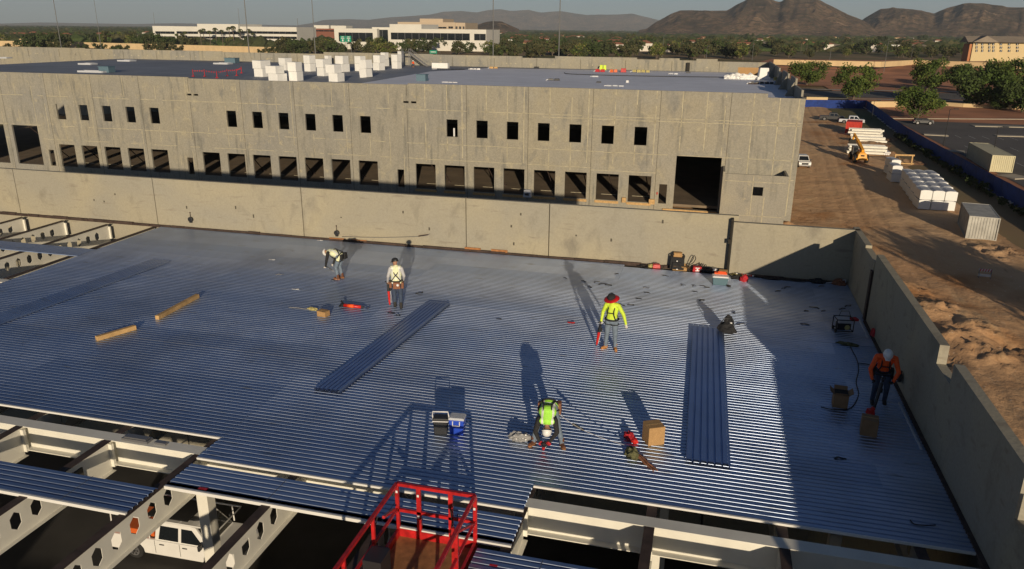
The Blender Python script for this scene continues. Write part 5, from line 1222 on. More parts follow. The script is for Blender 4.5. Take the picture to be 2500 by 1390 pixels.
mb = MB(); mb.bx(-.55, .8, 6.5, 6.62, 2.2, 3.0); mb.bx(-.4, -.3, 6.6, 7.7, 2.2, 2.26); mb.bx(.55, .65, 6.6, 7.7, 2.2, 2.26); mb.build('fork', 'black_gap', th)
for x in (-.95, .95):
    for y in (-1.9, 1.7): wheel_o = MB(); wheel_o.lathe([(.4, -.24), (.66, -.24), (.72, -.16), (.72, .16), (.66, .24), (.4, .24)], 20, (x, y, .72), 0, 1, 1, Matrix.Rotation(R(90), 3, 'Y')); wheel_o.lathe([(.36, -.25), (.36, .25)], 14, (x, y, .72), 1, 1, 1, Matrix.Rotation(R(90), 3, 'Y')); wheel_o.build('wheel', ['black_rubber', 'yellow_machine'], th)
# ------------------------------------------------------------------ barricade, pallets
br = thing('barricade', 'red and white striped barricade alone on the dark dirt at the right edge', 'barricade', gnd(2402, 681), R(-4))
for z, nm in ((.72, 'upper'), (.22, 'lower')):
    mb = MB(); mb.bx(-.55, .55, -.02, .02, z, z+.24)
    o = mb.build('striped_board', 'barrier_white', br); mb = MB()
    if z > .5:
        for k in range(5): x = -.5+k*.22; mb.prism([(x, z+.001), (x+.1, z+.001), (x+.18, z+.239), (x+.08, z+.239)], 'y', -.024, -.0205)
        mb.build('stripe', 'red_cloth', o)
mb = MB()
for x in (-.5, .5): mb.bar((x, -.2, 0), (x, 0, .98), .04, .04); mb.bar((x, .2, 0), (x, 0, .98), .04, .04)
mb.build('leg', 'galv_pole', br)
# ------------------------------------------------------------------ blue screened fence
fn = thing('fence', 'long fence covered in blue mesh screen between the dirt yard and the parking lot', 'fence', (40.5, 120, GZ))
FP = [(10.5, 251.5), (27, 252.5), (44.5, 257), (43.6, 235), (41.8, 205), (41.0, 185), (40.6, 160), (40.4, 130), (40.5, 105), (40.6, 75), (41, 40)]
mb = MB(); ps = MB(); org = Vector((40.5, 120, GZ)); nsb = 0
for a, b in zip(FP[:-1], FP[1:]):
    a, b = Vector((*a, 0)), Vector((*b, 0)); L_ = (b-a).length; n_ = max(2, int(L_/1.0)); nr_ = Vector((-(b-a).y, (b-a).x, 0)).normalized()
    for i in range(n_):
        cols = []
        for k in (0, 1):
            s = (i+k)/n_; p = a.lerp(b, s); w0 = .12*bump2(p.x, p.y, .55, 3)
            for z in (-.5, .7, 1.4, 2.15+.05*bump2(p.x, p.y, .35, 9)): cols.append(p+nr_*(w0*math.sin(z*1.5)+.05*bump2(p.x+z*3, p.y, 1.3, 4))+Vector((0,0,z))-Vector((40.5, 120, 0)))
        mb.add(cols, [(0,4,5,1),(1,5,6,2),(2,6,7,3)])
        if i % 3 == 0: p = a.lerp(b, i/n_)-Vector((40.5, 120, 0)); ps.tube((p.x+nr_.x*.06, p.y+nr_.y*.06, 0), (p.x+nr_.x*.06, p.y+nr_.y*.06, 2.1), .035, n=6)
        if random.random() < .32 and nsb < 95 and b.y < 256 and a.y > 90: nsb += 1; cl_ = MB(); p = a.lerp(b, (i+.5)/n_)-Vector((40.5, 120, 0))-nr_*.45*(1 if b.x != a.x else 1); cl_.rbox((p.x, p.y, .08), (.5, .25, .14), random.random()); cl_.build('sandbag', 'barrier_white', fn)
mb.build('mesh_screen', 'blue_mesh', fn, True); ps.build('fence_post', 'galv_pole', fn)
# ------------------------------------------------------------------ things on the far roof
RZ = 1.31
stk = [(620, 660, 152, 188), (654, 700, 165, 199), (682, 714, 145, 172), (704, 740, 156, 198), (743, 772, 139, 175), (773, 807, 148, 186), (802, 842, 161, 200), (794, 810, 138, 157), (819, 854, 140, 176), (866, 894, 140, 174), (880, 911, 150, 190), (912, 941, 138, 172), (930, 950, 131, 162), (956, 982, 136, 168), (972, 988, 128, 161)]
nb = ['leftmost stack on the roof', 'second stack from the left, close to the front edge', 'small stack behind the second', 'tall stack just right of the front left ones', 'stack in the back row, left', 'stack left of the nearest middle one', 'nearest middle stack at the front edge', 'small stack glimpsed at the back, middle', 'wide stack right behind the nearest middle one', 'stack in the back row right of the middle', 'leaning stack near the middle right', 'stack right of the leaning one', 'stack half hidden behind the right ones', 'front stack at the right end', 'rearmost stack at the right end']
fb = None
for i, (xa, xb, yt, yb) in enumerate(stk):
    wpx = (xb-xa); p = onz(xa+wpx*.35, yb, RZ); d = (p-CAM).length; sc_ = d/F_PX; hh = (yb-yt)*sc_*1.0/2; w_ = min(1.9, wpx*.62*sc_)
    for k in range(2):
        loc = (p.x+random.uniform(-.06, .06)+(.35 if k and i in (1, 6) else 0)*-1, p.y+w_/2, RZ+k*hh*.985); lb = '%s foam block, %s' % ('upper' if k else 'lower', nb[i])
        if fb is None:
            mb = MB(); mb.bx(-.5, .5, -.5, .5, 0, 1); me = mb.mesh('foam_block', 'foam_white')
            fb = me
        o = bpy.data.objects.new('foam_block', me); COL.objects.link(o); o.location = loc; o.rotation_euler.z = R(-14)+random.uniform(-.12, .12); o.rotation_euler.y = R(-6) if i == 10 else 0
        o.scale = (w_, w_*random.uniform(1.0, 1.3), hh*.97); tag(o, lb, 'foam block', 'white foam blocks stacked on the far roof'); bevel(o, .02)
for i, (x, y, lb) in enumerate(((940, 139, 'white rolls on top of the stack right of the leaning one'),)): pass
def roofbox(name, label, cat, x, y, w_, d_, h_, m_, rz=0, parts=None):
    t = thing(name, label, cat, onz(x, y, RZ), rz); mb = MB(); mb.bx(-w_/2, w_/2, -d_/2, d_/2, 0, h_); bevel(mb.build('casing', m_, t), .03)
    mb = MB(); mb.bx(-w_/2-.1, w_/2+.1, -d_/2-.1, d_/2+.1, h_, h_+.08); mb.build('cap', m_, t)
    return t
roofbox('roof_vent', 'blue grey roof unit near the front edge of the pale roof', 'roof unit', 1031, 198, 1.5, 1.3, .95, 'blue_unit')
roofbox('roof_vent', 'blue grey roof unit by the rear parapet above the red flag line', 'roof unit', 567, 154, 2.6, 1.8, 1.0, 'blue_unit')
roofbox('roof_vent', 'blue grey roof unit at the front edge on the dark left half of the roof', 'roof unit', 262, 177, 2.0, 1.6, .95, 'blue_unit')
def roofframe(label, x, y, w_, d_, rz=0):
    t = thing('roof_curb', label, 'roof curb', onz(x, y, RZ), rz); mb = MB()
    for s in (-1, 1): mb.bx(-w_/2, w_/2, s*d_/2-.08, s*d_/2+.08, 0, .3); mb.bx(s*w_/2-.08, s*w_/2+.08, -d_/2+.09, d_/2-.09, 0, .3)
    mb.build('curb_frame', 'lid_grey', t)
roofframe('pale open curb frame near the rear parapet on the dark roof, centre left', 310, 150, 3.2, 2.2); roofframe('pale open curb frame left of the rear roof unit', 545, 157, 3.4, 2.0); roofframe('pale open curb frame on the dark roof at far left', 12, 143, 2.6, 1.6); roofframe('long pale curb frame at the front edge of the dark roof', 228, 177, 5.0, 1.6)
roofframe('pale open curb frame on the dark roof behind the front roof unit', 215, 158, 3.0, 2.0)
# red warning line
fl = thing('warning_line', 'red flagged warning line on short stands along the dark roof edge', 'warning line', onz(540, 190, RZ)); o0 = Vector(fl.location)
pts = [(472, 187), (500, 187), (530, 191), (555, 186), (578, 185), (590, 179)]; tops_ = []; mb = MB(); fg = MB()
for x, y in pts: p = onz(x, y, RZ)-o0; mb.tube(p, p+Vector((0,0,1.1)), .055, n=6); mb.rbox(p+Vector((0,0,.05)), (.35, .35, .1)); tops_.append(p+Vector((0,0,.95)))
for a, b in zip(tops_[:-1], tops_[1:]):
    for k in range(1, 5): q = a.lerp(b, k/5); fg.rbox(q+Vector((0,0,-.1)), (.16, .03, .18))
    mb.tube(a, b, .008, n=4)
mb.build('stand', 'red_paint', fl); fg.build('flag', 'red_cloth', fl)
# stair frame over the rear parapet, person beside it
st = thing('roof_stair', 'grey metal stair frame leaning over the rear parapet', 'stairs', onz(1018, 163, RZ)); mb = MB()
for y in (-.4, .4): mb.bar((-1.6, y, 2.9), (2.4, y, .1), .12, .2); mb.bar((-1.6, y, 3.6), (2.4, y, .9), .07, .07); mb.bar((-1.6, y, 0), (-1.6, y, 3.6), .1, .1); mb.bar((-3.2, y, 0), (-3.2, y, 3.6), .1, .1)
mb.bx(-3.3, -1.5, -.45, .45, 2.85, 2.95)
mb.build('frame', 'steel_grey', st); mb = MB()
for k in range(9): mb.rbox((-1.5+k*.43, 0, 2.75-k*.30), (.28, .8, .05))
mb.build('tread', 'galv_pole', st)
J = stand(); J.update(pelvis=(0, -.1, .55), chest=(0, .05, .85), neck=(0, .1, 1.05), head=(0, .15, 1.19), shL=(-.18, .08, 1.0), shR=(.18, .08, 1.0), elL=(-.25, .2, .8), wrL=(-.15, .4, .7), elR=(.25, .2, .8), wrR=(.15, .4, .7), hipL=(-.1, -.08, .5), hipR=(.1, -.08, .5), knL=(-.14, .3, .48), knR=(.14, .3, .48), anL=(-.14, .05, .1), anR=(.14, .05, .1))
p = onz(1010, 164, RZ); o6, f6 = person('person in white helmet and orange vest crouching by the stair frame on the far roof', J, (p.x, p.y, RZ), R(150), 'hivis_orange', 'denim_dark'); helmet(o6, f6, 'helmet_white', False)
# insulation sheet, long white roll, bits of roofing kit
t = onz(1078, 167, RZ); o = MB(); o.bx(-1.9, 1.5, -.6, .6, 0, 1.05); ob = bevel(o.build('foam_block', 'foam_white', None, loc=t), .05); tag(ob, 'single low white foam block lying by the rear parapet right of the stair frame', 'foam block')
a, b = onz(1200, 163, RZ), onz(1662, 172, RZ); n_ = 14
mb = MB()
for i in range(n_):
    p, q = a.lerp(b, i/n_), a.lerp(b, (i+.97)/n_); mb.path([p-a+Vector((0, 0, .32+.05*math.sin(i))), p.lerp(q, .5)-a+Vector((0, .05, .36)), q-a+Vector((0, 0, .32+.05*math.sin(i+1)))], .34-.013*i, 8)
ob = mb.build('foam_roll', 'foam_white', None, True, loc=a); tag(ob, 'long white membrane roll laid along the foot of the rear parapet', 'membrane roll')
wb = thing('debris_pile', 'heap of torn white wrapping at the right end of the pale roof', 'wrapping', onz(1815, 194, RZ)); 
for k, (dx, dy, s) in enumerate(((-2.2, 0, .9), (-1, .3, 1.0), (.2, 0, .9), (1.2, .5, 1.0))): lump('wrap_heap', '', '', 0, 0, 1.1*s, .8*s, .85*s, 0, 'foam_white', 30+k, .5, loc=(dx, dy, 0), parent=wb)
t = thing('foam_stack', 'leaning white foam slab behind the torn wrapping at the right end of the roof', 'foam slab', onz(1862, 195, RZ), .1); mb = MB(); mb.rbox((0, 0, 1.0), (1.7, 1.4, 1.9), .1, 0, .85); bevel(mb.build('slab', 'foam_white', t), .06); mb = MB(); mb.bx(-1, 1.1, -.9, .8, 0, .5); bevel(mb.build('lower_slab', 'foam_white', t), .08)
t = thing('plywood_sheet', 'brown board standing behind the torn white wrapping', 'board', onz(1828, 186, RZ)); mb = MB(); mb.bx(-2.0, 2.0, -.05, .05, 0, 1.5); mb.build('board', 'cardboard', t)
for i, (x, y, w_, h_, m_, lb) in enumerate(((1860, 205, 3.6, .35, 'black_plastic', 'long row of black kit in front of the leaning foam slab'), (1838, 206, 1.6, .2, 'rust_steel', 'low brown kit left of the black row'), (1352, 197, 2.0, .35, 'black_plastic', 'black wrapped tube lying alone on the pale roof'), (1462, 202, .9, .2, 'black_plastic', 'small black item on the middle of the pale roof'), (1532, 202, .45, .45, 'white_plastic', 'small white bucket on the pale roof'), (1453, 188, 1.3, .2, 'lid_grey', 'pale flat packet on the pale roof'), (1645, 182, 1.6, .3, 'lid_grey', 'pale kit pile right of the yellow one'), (1680, 179, 1.0, .25, 'black_plastic', 'small black heap right of the pale kit pile'),
        (1465, 176, 2.0, .55, 'red_cloth', 'pink red kit at the left of the coloured kit row'), (1498, 177, 1.5, .6, 'orange_paint', 'orange kit in the coloured kit row'), (1522, 177, 1.2, .9, 'red_paint', 'bright red stack in the coloured kit row'), (1472, 171, 1.4, 1.1, 'hivis_yellow', 'yellow green drum behind the pink red kit'), (1565, 177, 3.4, .55, 'straw', 'yellow white kit at the right of the coloured kit row'), (1570, 170, 1.6, 1.0, 'hivis_yellow', 'yellow green bundle behind the yellow white kit'),
        (1310, 167, 1.2, .35, 'black_plastic', 'dark bucket by the long roll, left one'), (1380, 167, 1.2, .4, 'rust_steel', 'dark bucket by the long roll, middle one'), (1433, 168, 1.4, .45, 'black_plastic', 'dark bucket by the long roll, right one'), (1205, 168, 1.8, .45, 'lumber', 'wooden pallet piece at the left end of the long roll'), (1160, 170, 2.2, .25, 'white_plastic', 'white strip left of the wooden pallet piece'), (1100, 170, 6.0, .15, 'black_plastic', 'long black pipe lying by the rear parapet'), (1101, 202, 2.2, .12, 'white_plastic', 'white batten near the front edge of the pale roof'), (1502, 211, 2.6, .2, 'lid_grey', 'pale blue kit at the front edge of the pale roof'), (1755, 172, 1.6, .3, 'white_plastic', 'white box by the rear parapet near its right end'), (1895, 198, 1.0, .7, 'straw', 'pale sack in the shade of the right parapet fins'))):
    t = thing('roofing_kit', lb, 'roofing kit', onz(x, y, RZ), random.uniform(-.1, .1)); mb = MB(); rd = random.Random(i)
    nn = max(1, int(w_/.7))
    for k in range(nn): mb.rbox((-w_/2+w_*(k+.5)/nn, rd.uniform(-.15, .15), h_*.5*rd.uniform(.75, 1)), (w_/nn*.9, .5*rd.uniform(.6, 1.2), h_*rd.uniform(.75, 1)), rd.uniform(-.2, .2), 0, .85)
    bevel(mb.build('bundle', m_, t), .03)
    if w_ > 1.2: mb = MB(); mb.tube((-w_*.45, -.1, h_*.5), (-w_*.62, -.3, .05), .05); mb.build('nozzle', 'white_plastic', t)
cable('roof_hose', 'long thin dark hose lying across the pale roof', [onz(1378, 178, RZ+.05), onz(1392, 181, RZ+.05), onz(1480, 184, RZ+.05), onz(1620, 187, RZ+.05), onz(1790, 189, RZ+.05)], .07, 'black_rubber', cat='hose')
# small cart in the apron shade, seen just above the near parapet
t = thing('light_cart', 'small grey cart in the shade of the loading apron, above the near parapet', 'cart', (onY(1288, 480, FY-3).x, FY-3, onY(1288, 480, FY-3).z)); mb = MB(); mb.rbox((0,0,.4), (1.0, .8, .9), 0, 0, .8); bevel(mb.build('housing', 'lid_grey', t), .05)
mb = MB(); mb.rbox((0, -.42, .35), (.5, .04, .3)); mb.build('panel', 'chrome', t); mb = MB(); mb.bx(-.05, .05, -.05, .05, GZ-t.location.z, 0); mb.build('mast', 'steel_grey', t)
# ------------------------------------------------------------------ trees
def tree_mesh(seed, h=1.0, spread=.62, nclump=34, nleaf=85, leafs=.035, low=.28, mats=('leaf_a', 'leaf_b'), flat=.8):
    """unit-height broad crown of many leaf-sized faces around uneven clumps; returns crown mesh and trunk mesh"""
    rd = random.Random(seed); mb = MB(); tr_ = MB(); cl = []
    for i in range(nclump):
        a = rd.uniform(0, 2*math.pi); z = rd.uniform(0, 1); rad = math.sqrt(rd.uniform(.02, 1))*spread*(math.sin(math.pi*min(1, .22+.72*(1-z)))**.6)
        c = Vector((math.cos(a)*rad, math.sin(a)*rad*rd.uniform(.8, 1), low+(1-low-.08)*z*flat+(1-flat)*.3)); s = rd.uniform(.13, .22)*(spread/.6)
        cl.append((c, s))
    for c, s in cl:
        m_ = 0 if rd.random() < .55 else 1
        for k in range(nleaf):
            d = Vector((rd.gauss(0, 1), rd.gauss(0, 1), rd.gauss(0, .75))); d = d.normalized()*s*(rd.random()**.4)
            p = c+d; n_ = Vector((rd.gauss(0, 1), rd.gauss(0, 1), rd.gauss(.5, 1))).normalized(); u = n_.orthogonal().normalized(); v = n_.cross(u); l = leafs*rd.uniform(.6, 1.5)
            q = rd.uniform(.5, .9)
            o = len(mb.v); mb.v += [tuple(p-u*l), tuple(p-v*l*q), tuple(p+u*l), tuple(p+v*l*q)]; mb.f.append((o, o+1, o+2, o+3)); mb.m.append(m_ if rd.random() < .85 else 1-m_)
    tr_.path([(0,0,-.02), (.01, .005, low*.5), (.0, .01, low*.9)], .030, 7, r1=.020)
    for c, s in cl[:14]:
        tr_.path([(0, .01, low*.75), (c*.45+Vector((0,0,low*.45))), c], .014, 5, r1=.004)
    return mb.mesh('crown', list(mats)), tr_.mesh('trunk', 'bark')
TM = {}
def tree(kind, label, loc, h, wscale=1.0, rz=0, name='tree', group=None, cat='tree'):
    if kind not in TM:
        TM[kind] = {'mesq': lambda: tree_mesh(3, spread=.62, nclump=46, nleaf=110, leafs=.026, low=.16, mats=('leaf_a', 'leaf_b')), 'mesq2': lambda: tree_mesh(11, spread=.55, nclump=44, nleaf=110, leafs=.026, low=.12, mats=('leaf_b', 'leaf_a')),
                    'dark': lambda: tree_mesh(5, spread=.58, nclump=46, nleaf=110, leafs=.028, low=.14, mats=('leaf_c', 'leaf_a')), 'far1': lambda: tree_mesh(21, spread=.55, nclump=18, nleaf=42, leafs=.06, low=.10, mats=('leaf_far', 'leaf_far2')),
                    'far2': lambda: tree_mesh(22, spread=.42, nclump=16, nleaf=42, leafs=.06, low=.12, mats=('leaf_far2', 'leaf_a')), 'far3': lambda: tree_mesh(23, spread=.7, nclump=18, nleaf=42, leafs=.065, low=.06, mats=('leaf_c', 'leaf_far')),
                    'far4': lambda: tree_mesh(24, spread=.62, nclump=14, nleaf=40, leafs=.05, low=.2, mats=('leaf_d', 'leaf_b'))}[kind]()
    cr, tk = TM[kind]; t = thing(name, label, cat, loc, rz, group); t.scale = (h*wscale, h*wscale, h)
    for nm, me in (('crown', cr), ('trunk', tk)): o = bpy.data.objects.new(nm, me); COL.objects.link(o); o.parent = t
    return t
for (x, y, h, ws, kd, lb) in ((1970, 208, 10.5, 1.25, 'mesq', 'green tree just past the end of the concrete warehouse roof'), (2083, 243, 12.2, .98, 'mesq2', 'large rounded green tree left of the parking lot, behind the blue fence corner'), (2240, 291, 8.8, 1.12, 'mesq', 'smaller bright green tree standing at the edge of the parking lot'), (2262, 222, 13.2, .98, 'mesq2', 'tall green tree across the street behind the smaller bright one'),
        (2385, 262, 13.0, 1.05, 'dark', 'big dark tree at the far side of the parking lot near the right edge'), (2450, 240, 14.5, .9, 'mesq', 'tall olive tree at the right edge behind the dark one'), (2495, 275, 11.0, 1.0, 'dark', 'dark tree cut by the right edge of the photo'), (2335, 215, 10.5, .95, 'dark', 'dark green tree between the tall tree and the big dark one'), (2210, 262, 4.0, 1.5, 'mesq2', 'low bush beneath the smaller bright tree'), (2440, 268, 5, 1.3, 'dark', 'low shrub at the foot of the big dark tree')):
    p = gnd(x, y); tree(kd, lb, p, h, ws, random.uniform(0, 6))
for (x, y, h, ws) in ((36, 50, 9.5, .8), (40.5, 36, 12, .8)): tree('mesq2', 'tree behind the camera side of the yard, outside the photo', (x, y, GZ), h, ws, x, group='trees outside the photo')
for k in range(34):     # low scrub along the inside of the fence
    y = 108+k*2.3+random.uniform(-.6, .6); x = 39.2+(y-140)*.004+random.uniform(-.5, .3)
    tree('far3', 'low dark scrub growing along the foot of the blue fence', (x, y, GZ-.1), random.uniform(.6, 1.3), 1.2, k, 'shrub', 'scrub along the blue fence', 'shrub')
# mid-distance trees: each its own thing
pal = ['far1', 'far2', 'far3', 'far4', 'far1', 'far3']
nm_t = {'far1': 'dark rounded tree in the belt beyond the far roof', 'far2': 'narrow upright tree in the belt beyond the far roof', 'far3': 'broad dark tree in the belt beyond the far roof', 'far4': 'pale sparse tree in the belt beyond the far roof'}
rd = random.Random(99)
SORT = {'far1': 'dark rounded', 'far2': 'narrow upright', 'far3': 'broad dark', 'far4': 'pale sparse'}
def where(x, y):
    for lim, tx in ((330, 'at the far left skyline'), (480, 'at the left end of the ribbon-windowed office'), (740, 'before the ribbon-windowed office'), (860, 'between the two white offices'), (1030, 'before the left half of the long white office'), (1190, 'before the right half of the long white office'), (1364, 'between the two right-hand tall masts'), (1620, 'right of the last tall mast'), (1840, 'below the left slope of the twin-peaked mountain'), (2080, 'below the right slope of the twin-peaked mountain'), (2300, 'below the gap between the mountains'), (9999, 'near the tan hotel')):
        if x < lim: break
    return ('nearer ' if y > 120 else 'distant ' if y < 104 else ''), tx
def belt(k, x, y, h, ws, rz):
    a, tx = where(x, y); lb = '%s%s tree %s' % (a, SORT[k], tx); tree(k, lb, gnd(x, y), h, ws, rz, group=lb.replace(' tree ', ' trees '))
def scatter(n_, x0, x1, y0, y1, h0, h1, kinds=pal):
    for i in range(n_):
        x = rd.uniform(x0, x1); y = rd.uniform(y0, y1); k = rd.choice(kinds); belt(k, x, y, rd.uniform(h0, h1), rd.uniform(.9, 1.35), rd.uniform(0, 6))
scatter(18, 0, 330, 97, 118, 10, 16); scatter(10, 300, 700, 104, 122, 9, 14); scatter(30, 680, 1000, 118, 138, 9, 13); scatter(28, 1000, 1420, 116, 138, 10, 14)
scatter(30, 1200, 1900, 106, 138, 10, 15); scatter(34, 1400, 2500, 88, 112, 10, 17); scatter(44, 1700, 2500, 108, 142, 8, 15); scatter(8, 1000, 1400, 94, 108, 9, 13); scatter(40, 1180, 1900, 130, 146, 9, 13); scatter(24, 1850, 2520, 126, 148, 7, 11)
for (x, y, h) in ((85, 118, 14), (100, 119, 13), (130, 120, 15), (155, 119, 14), (350, 120, 13), (372, 121, 15), (395, 121, 14), (415, 122, 12), (1545, 136, 15), (1800, 144, 14), (1782, 141, 12), (1845, 140, 10)): belt('far3' if x < 1000 else 'far1', x, y, h, .95, x)
for (x, y, h) in ((20, 122, 6), (55, 124, 9), (85, 126, 11), (108, 125, 10), (132, 126, 9), (160, 126, 9), (205, 128, 7), (245, 129, 8), (285, 131, 7), (305, 132, 7), (368, 132, 9), (390, 133, 10), (412, 134, 10), (436, 134, 8), (640, 138, 6), (660, 139, 8), (690, 141, 9)): belt('far3' if x % 2 else 'far1', x, y, h, 1.0, x)
# palms in front of the left office block
pm = MB(); pt = MB(); rp = random.Random(4)
for k in range(26):
    a = rp.uniform(0, 6.28); t0 = rp.uniform(-.5, 1.0); pts = [Vector((0, 0, 1))]; L_ = .16
    for s in range(1, 6): u = s/5; pts.append(Vector((math.cos(a)*L_*u*1.1, math.sin(a)*L_*u*1.1, 1+t0*.1*u-.16*u*u)))
    for q0, q1 in zip(pts[:-1], pts[1:]): pm.bar(q0, q1, .035, .004)
pt.path([(0,0,0), (.01, 0, .5), (0, 0, 1)], .022, 6, r1=.015); pmm, ptm = pm.mesh('crown', 'leaf_palm'), pt.mesh('trunk', 'bark')
for i, (x, y, h) in enumerate(((455, 112, 15), (492, 113, 17), (500, 112, 18), (515, 113, 16), (530, 112, 19), (545, 113, 17), (563, 112, 20), (572, 113, 21), (590, 113, 18), (610, 112, 18), (620, 112, 14), (1955, 128, 11), (1968, 130, 12))):
    t = thing('palm_tree', 'tall palm in the row before the white ribbon-windowed office block' if i < 11 else 'palm tree among the houses on the right', 'palm', gnd(x, y), i, 'palms before the left office block' if i < 11 else 'palms among the right houses'); t.scale = (h, h, h)
    for nm, me in (('crown', pmm), ('trunk', ptm)): o = bpy.data.objects.new(nm, me); COL.objects.link(o); o.parent = t
# far woodland carpet: nobody could count it
mb = MB(); rw = random.Random(5)
ic = [(math.cos(a)*r_, math.sin(a)*r_, z) for z, r_, n_ in ((0, 1, 6), (.55, .8, 6), (1, .01, 1)) for a in [2*math.pi*i/n_+z for i in range(n_)]]
for i in range(11000):
    px = rw.uniform(-150, 2650); y = 66+50*(rw.random()**1.8)+.004*px; p = gnd(px, y+2)
    if p.y < 780 or p.y > 9000: continue
    d = p.length; s = rw.uniform(6, 14)*(1+d/3500); h = rw.uniform(5, 11); m_ = rw.choice((0, 0, 1, 2)); vs = [(p.x+x*s+rw.uniform(-2, 2), p.y+yv*s*.7, GZ+z*h*rw.uniform(.8, 1.15)) for x, yv, z in ic]
    mb.add(vs, [(k, (k+1)%6, 6+(k+1)%6, 6+k) for k in range(6)]+[(6+k, 6+(k+1)%6, 12) for k in range(6)], m_)
o = mb.build('distant_woodland', ['leaf_far', 'leaf_c', 'leaf_far2']); o['kind'] = 'stuff'; tag(o, 'dark carpet of distant trees covering the valley floor up to the mountains', 'woodland')

# ------------------------------------------------------------------ far buildings
def farbox(mb, x0, x1, yt, yb, Y, dep, m_=0):
    a, b = onY(x0, yb, Y), onY(x1, yb, Y); zt = onY((x0+x1)/2, yt, Y).z; mb.bx(a.x, b.x, Y, Y+dep, GZ-1 if yb > 104 else onY((x0+x1)/2, yb, Y).z, zt, m_); return a.x, b.x, zt
def office(label, Y, masses, ribbons, org, base, extra=()):
    t = thing('office_building', label, 'office building', (org, Y, GZ)); O = Vector((org, Y, GZ))
    for (x0, x1, yt, yb, dy, dep, m_) in masses:
        mb = MB(); farbox(mb, x0, x1, yt, yb, Y+dy, dep); mb.build('wall', m_, t, origin=O)
    for (x0, x1, yt, yb, dy) in ribbons:
        mb = MB(); a, b = onY(x0, yb, Y+dy), onY(x1, yb, Y+dy); z1, z0 = onY((x0+x1)/2, yt, Y+dy).z, onY((x0+x1)/2, yb, Y+dy).z; mb.bx(a.x, b.x, Y+dy-.3, Y+dy-.02, z0, z1); n_ = max(2, int((b.x-a.x)/7))
        w_ = mb.build('window', 'dark_glass', t, origin=O); mb = MB()
        for k in range(1, n_): x = a.x+(b.x-a.x)*k/n_; mb.bx(x-.15, x+.15, Y+dy-.42, Y+dy-.302, z0, z1)
        mb.build('mullion', 'steel_grey', w_, origin=O)
    return t
office('white three-storey office block with dark ribbon windows on the left skyline', 820, [(378, 432, 64, 112, 12, 40, 'office_white'), (430, 490, 65, 112, 0, 50, 'office_white'), (487, 586, 59, 112, -2, 50, 'office_white'), (584, 727, 66, 112, 2, 45, 'office_white')],
       [(380, 430, 77, 83, 12), (432, 487, 77, 83, 0), (488, 585, 77, 84, -2), (586, 725, 77, 83, 2), (380, 430, 89, 94, 12), (432, 487, 89, 94, 0), (488, 585, 90, 95, -2), (586, 725, 89, 95, 2), (432, 487, 100, 104, 0), (488, 725, 101, 105, -2)], -480, 0)
office('long white two-storey office building with wide black glass bands at the centre of the skyline', 760, [(818, 922, 70, 112, 0, 45, 'office_white'), (910, 958, 67, 112, 6, 40, 'office_white'), (953, 1030, 59.5, 112, -3, 50, 'office_white'), (1028, 1187, 72, 112, -2.9, 50, 'office_white')],
       [(828, 911, 80, 102, 0), (922, 948, 73, 102, 6), (955, 1147, 81, 98, -3), (1158, 1186, 83, 99, -2.9)], -250, 0)
office('tan stepped building rising behind the long white office building', 900, [(1026, 1082, 46, 90, 0, 40, 'office_tan'), (972, 1112, 54.5, 90, -2, 50, 'office_tan'), (1108, 1136, 56, 90, -1, 50, 'office_tan')], [(1030, 1065, 66, 70, -2), (1070, 1090, 66, 70, -2), (1095, 1106, 65, 70, -2), (1112, 1117, 65, 71, -1), (1121, 1126, 65, 71, -1), (1130, 1134, 65, 71, -1)], -200, 0)
office('dark red brick building with pale roof boxes between the two office blocks', 1000, [(745, 822, 70, 100, 0, 40, 'brick_red'), (765, 803, 62, 70, 2, 20, 'office_white'), (808, 845, 63, 71, 2, 20, 'office_white')], [(750, 818, 74, 77, 0)], -360, 0)
office('low white building below the long office building, right of the stairs', 900, [(1200, 1262, 97, 104, 0, 30, 'office_white')], [(1204, 1258, 99.5, 101.5, 0)], -120, 0)
ht = office('yellow tan hotel with grey gabled roof at the right edge', 600, [(2372, 2432, 101, 130, 0, 16, 'stucco'), (2432, 2640, 103, 130, 2, 16, 'stucco'), (2364, 2376, 108, 130, 1, 14, 'stucco_orange')], [(x, x+5, y, y+6, 0) for x in (2381, 2395, 2412, 2422) for y in (105, 113, 121)]+[(x, x+6, y, y+5, 2) for x in (2440, 2460, 2480) for y in (106, 114, 122)], 270, 0)
O = Vector(ht.location); mb = MB(); a, b = onY(2362, 101, 600), onY(2640, 101, 600); mb.prism([(598, a.z-.5), (608, a.z+3.4), (618, a.z-.5)], 'x', a.x, b.x); c, d = onY(2375, 101, 600), onY(2430, 101, 600)
mb.prism([(c.x-1, a.z-.5), ((c.x+d.x)/2, a.z+3.6), (d.x+1, a.z-.5)], 'y', 595, 608); mb.build('roof', 'hotel_roof', ht, origin=O)
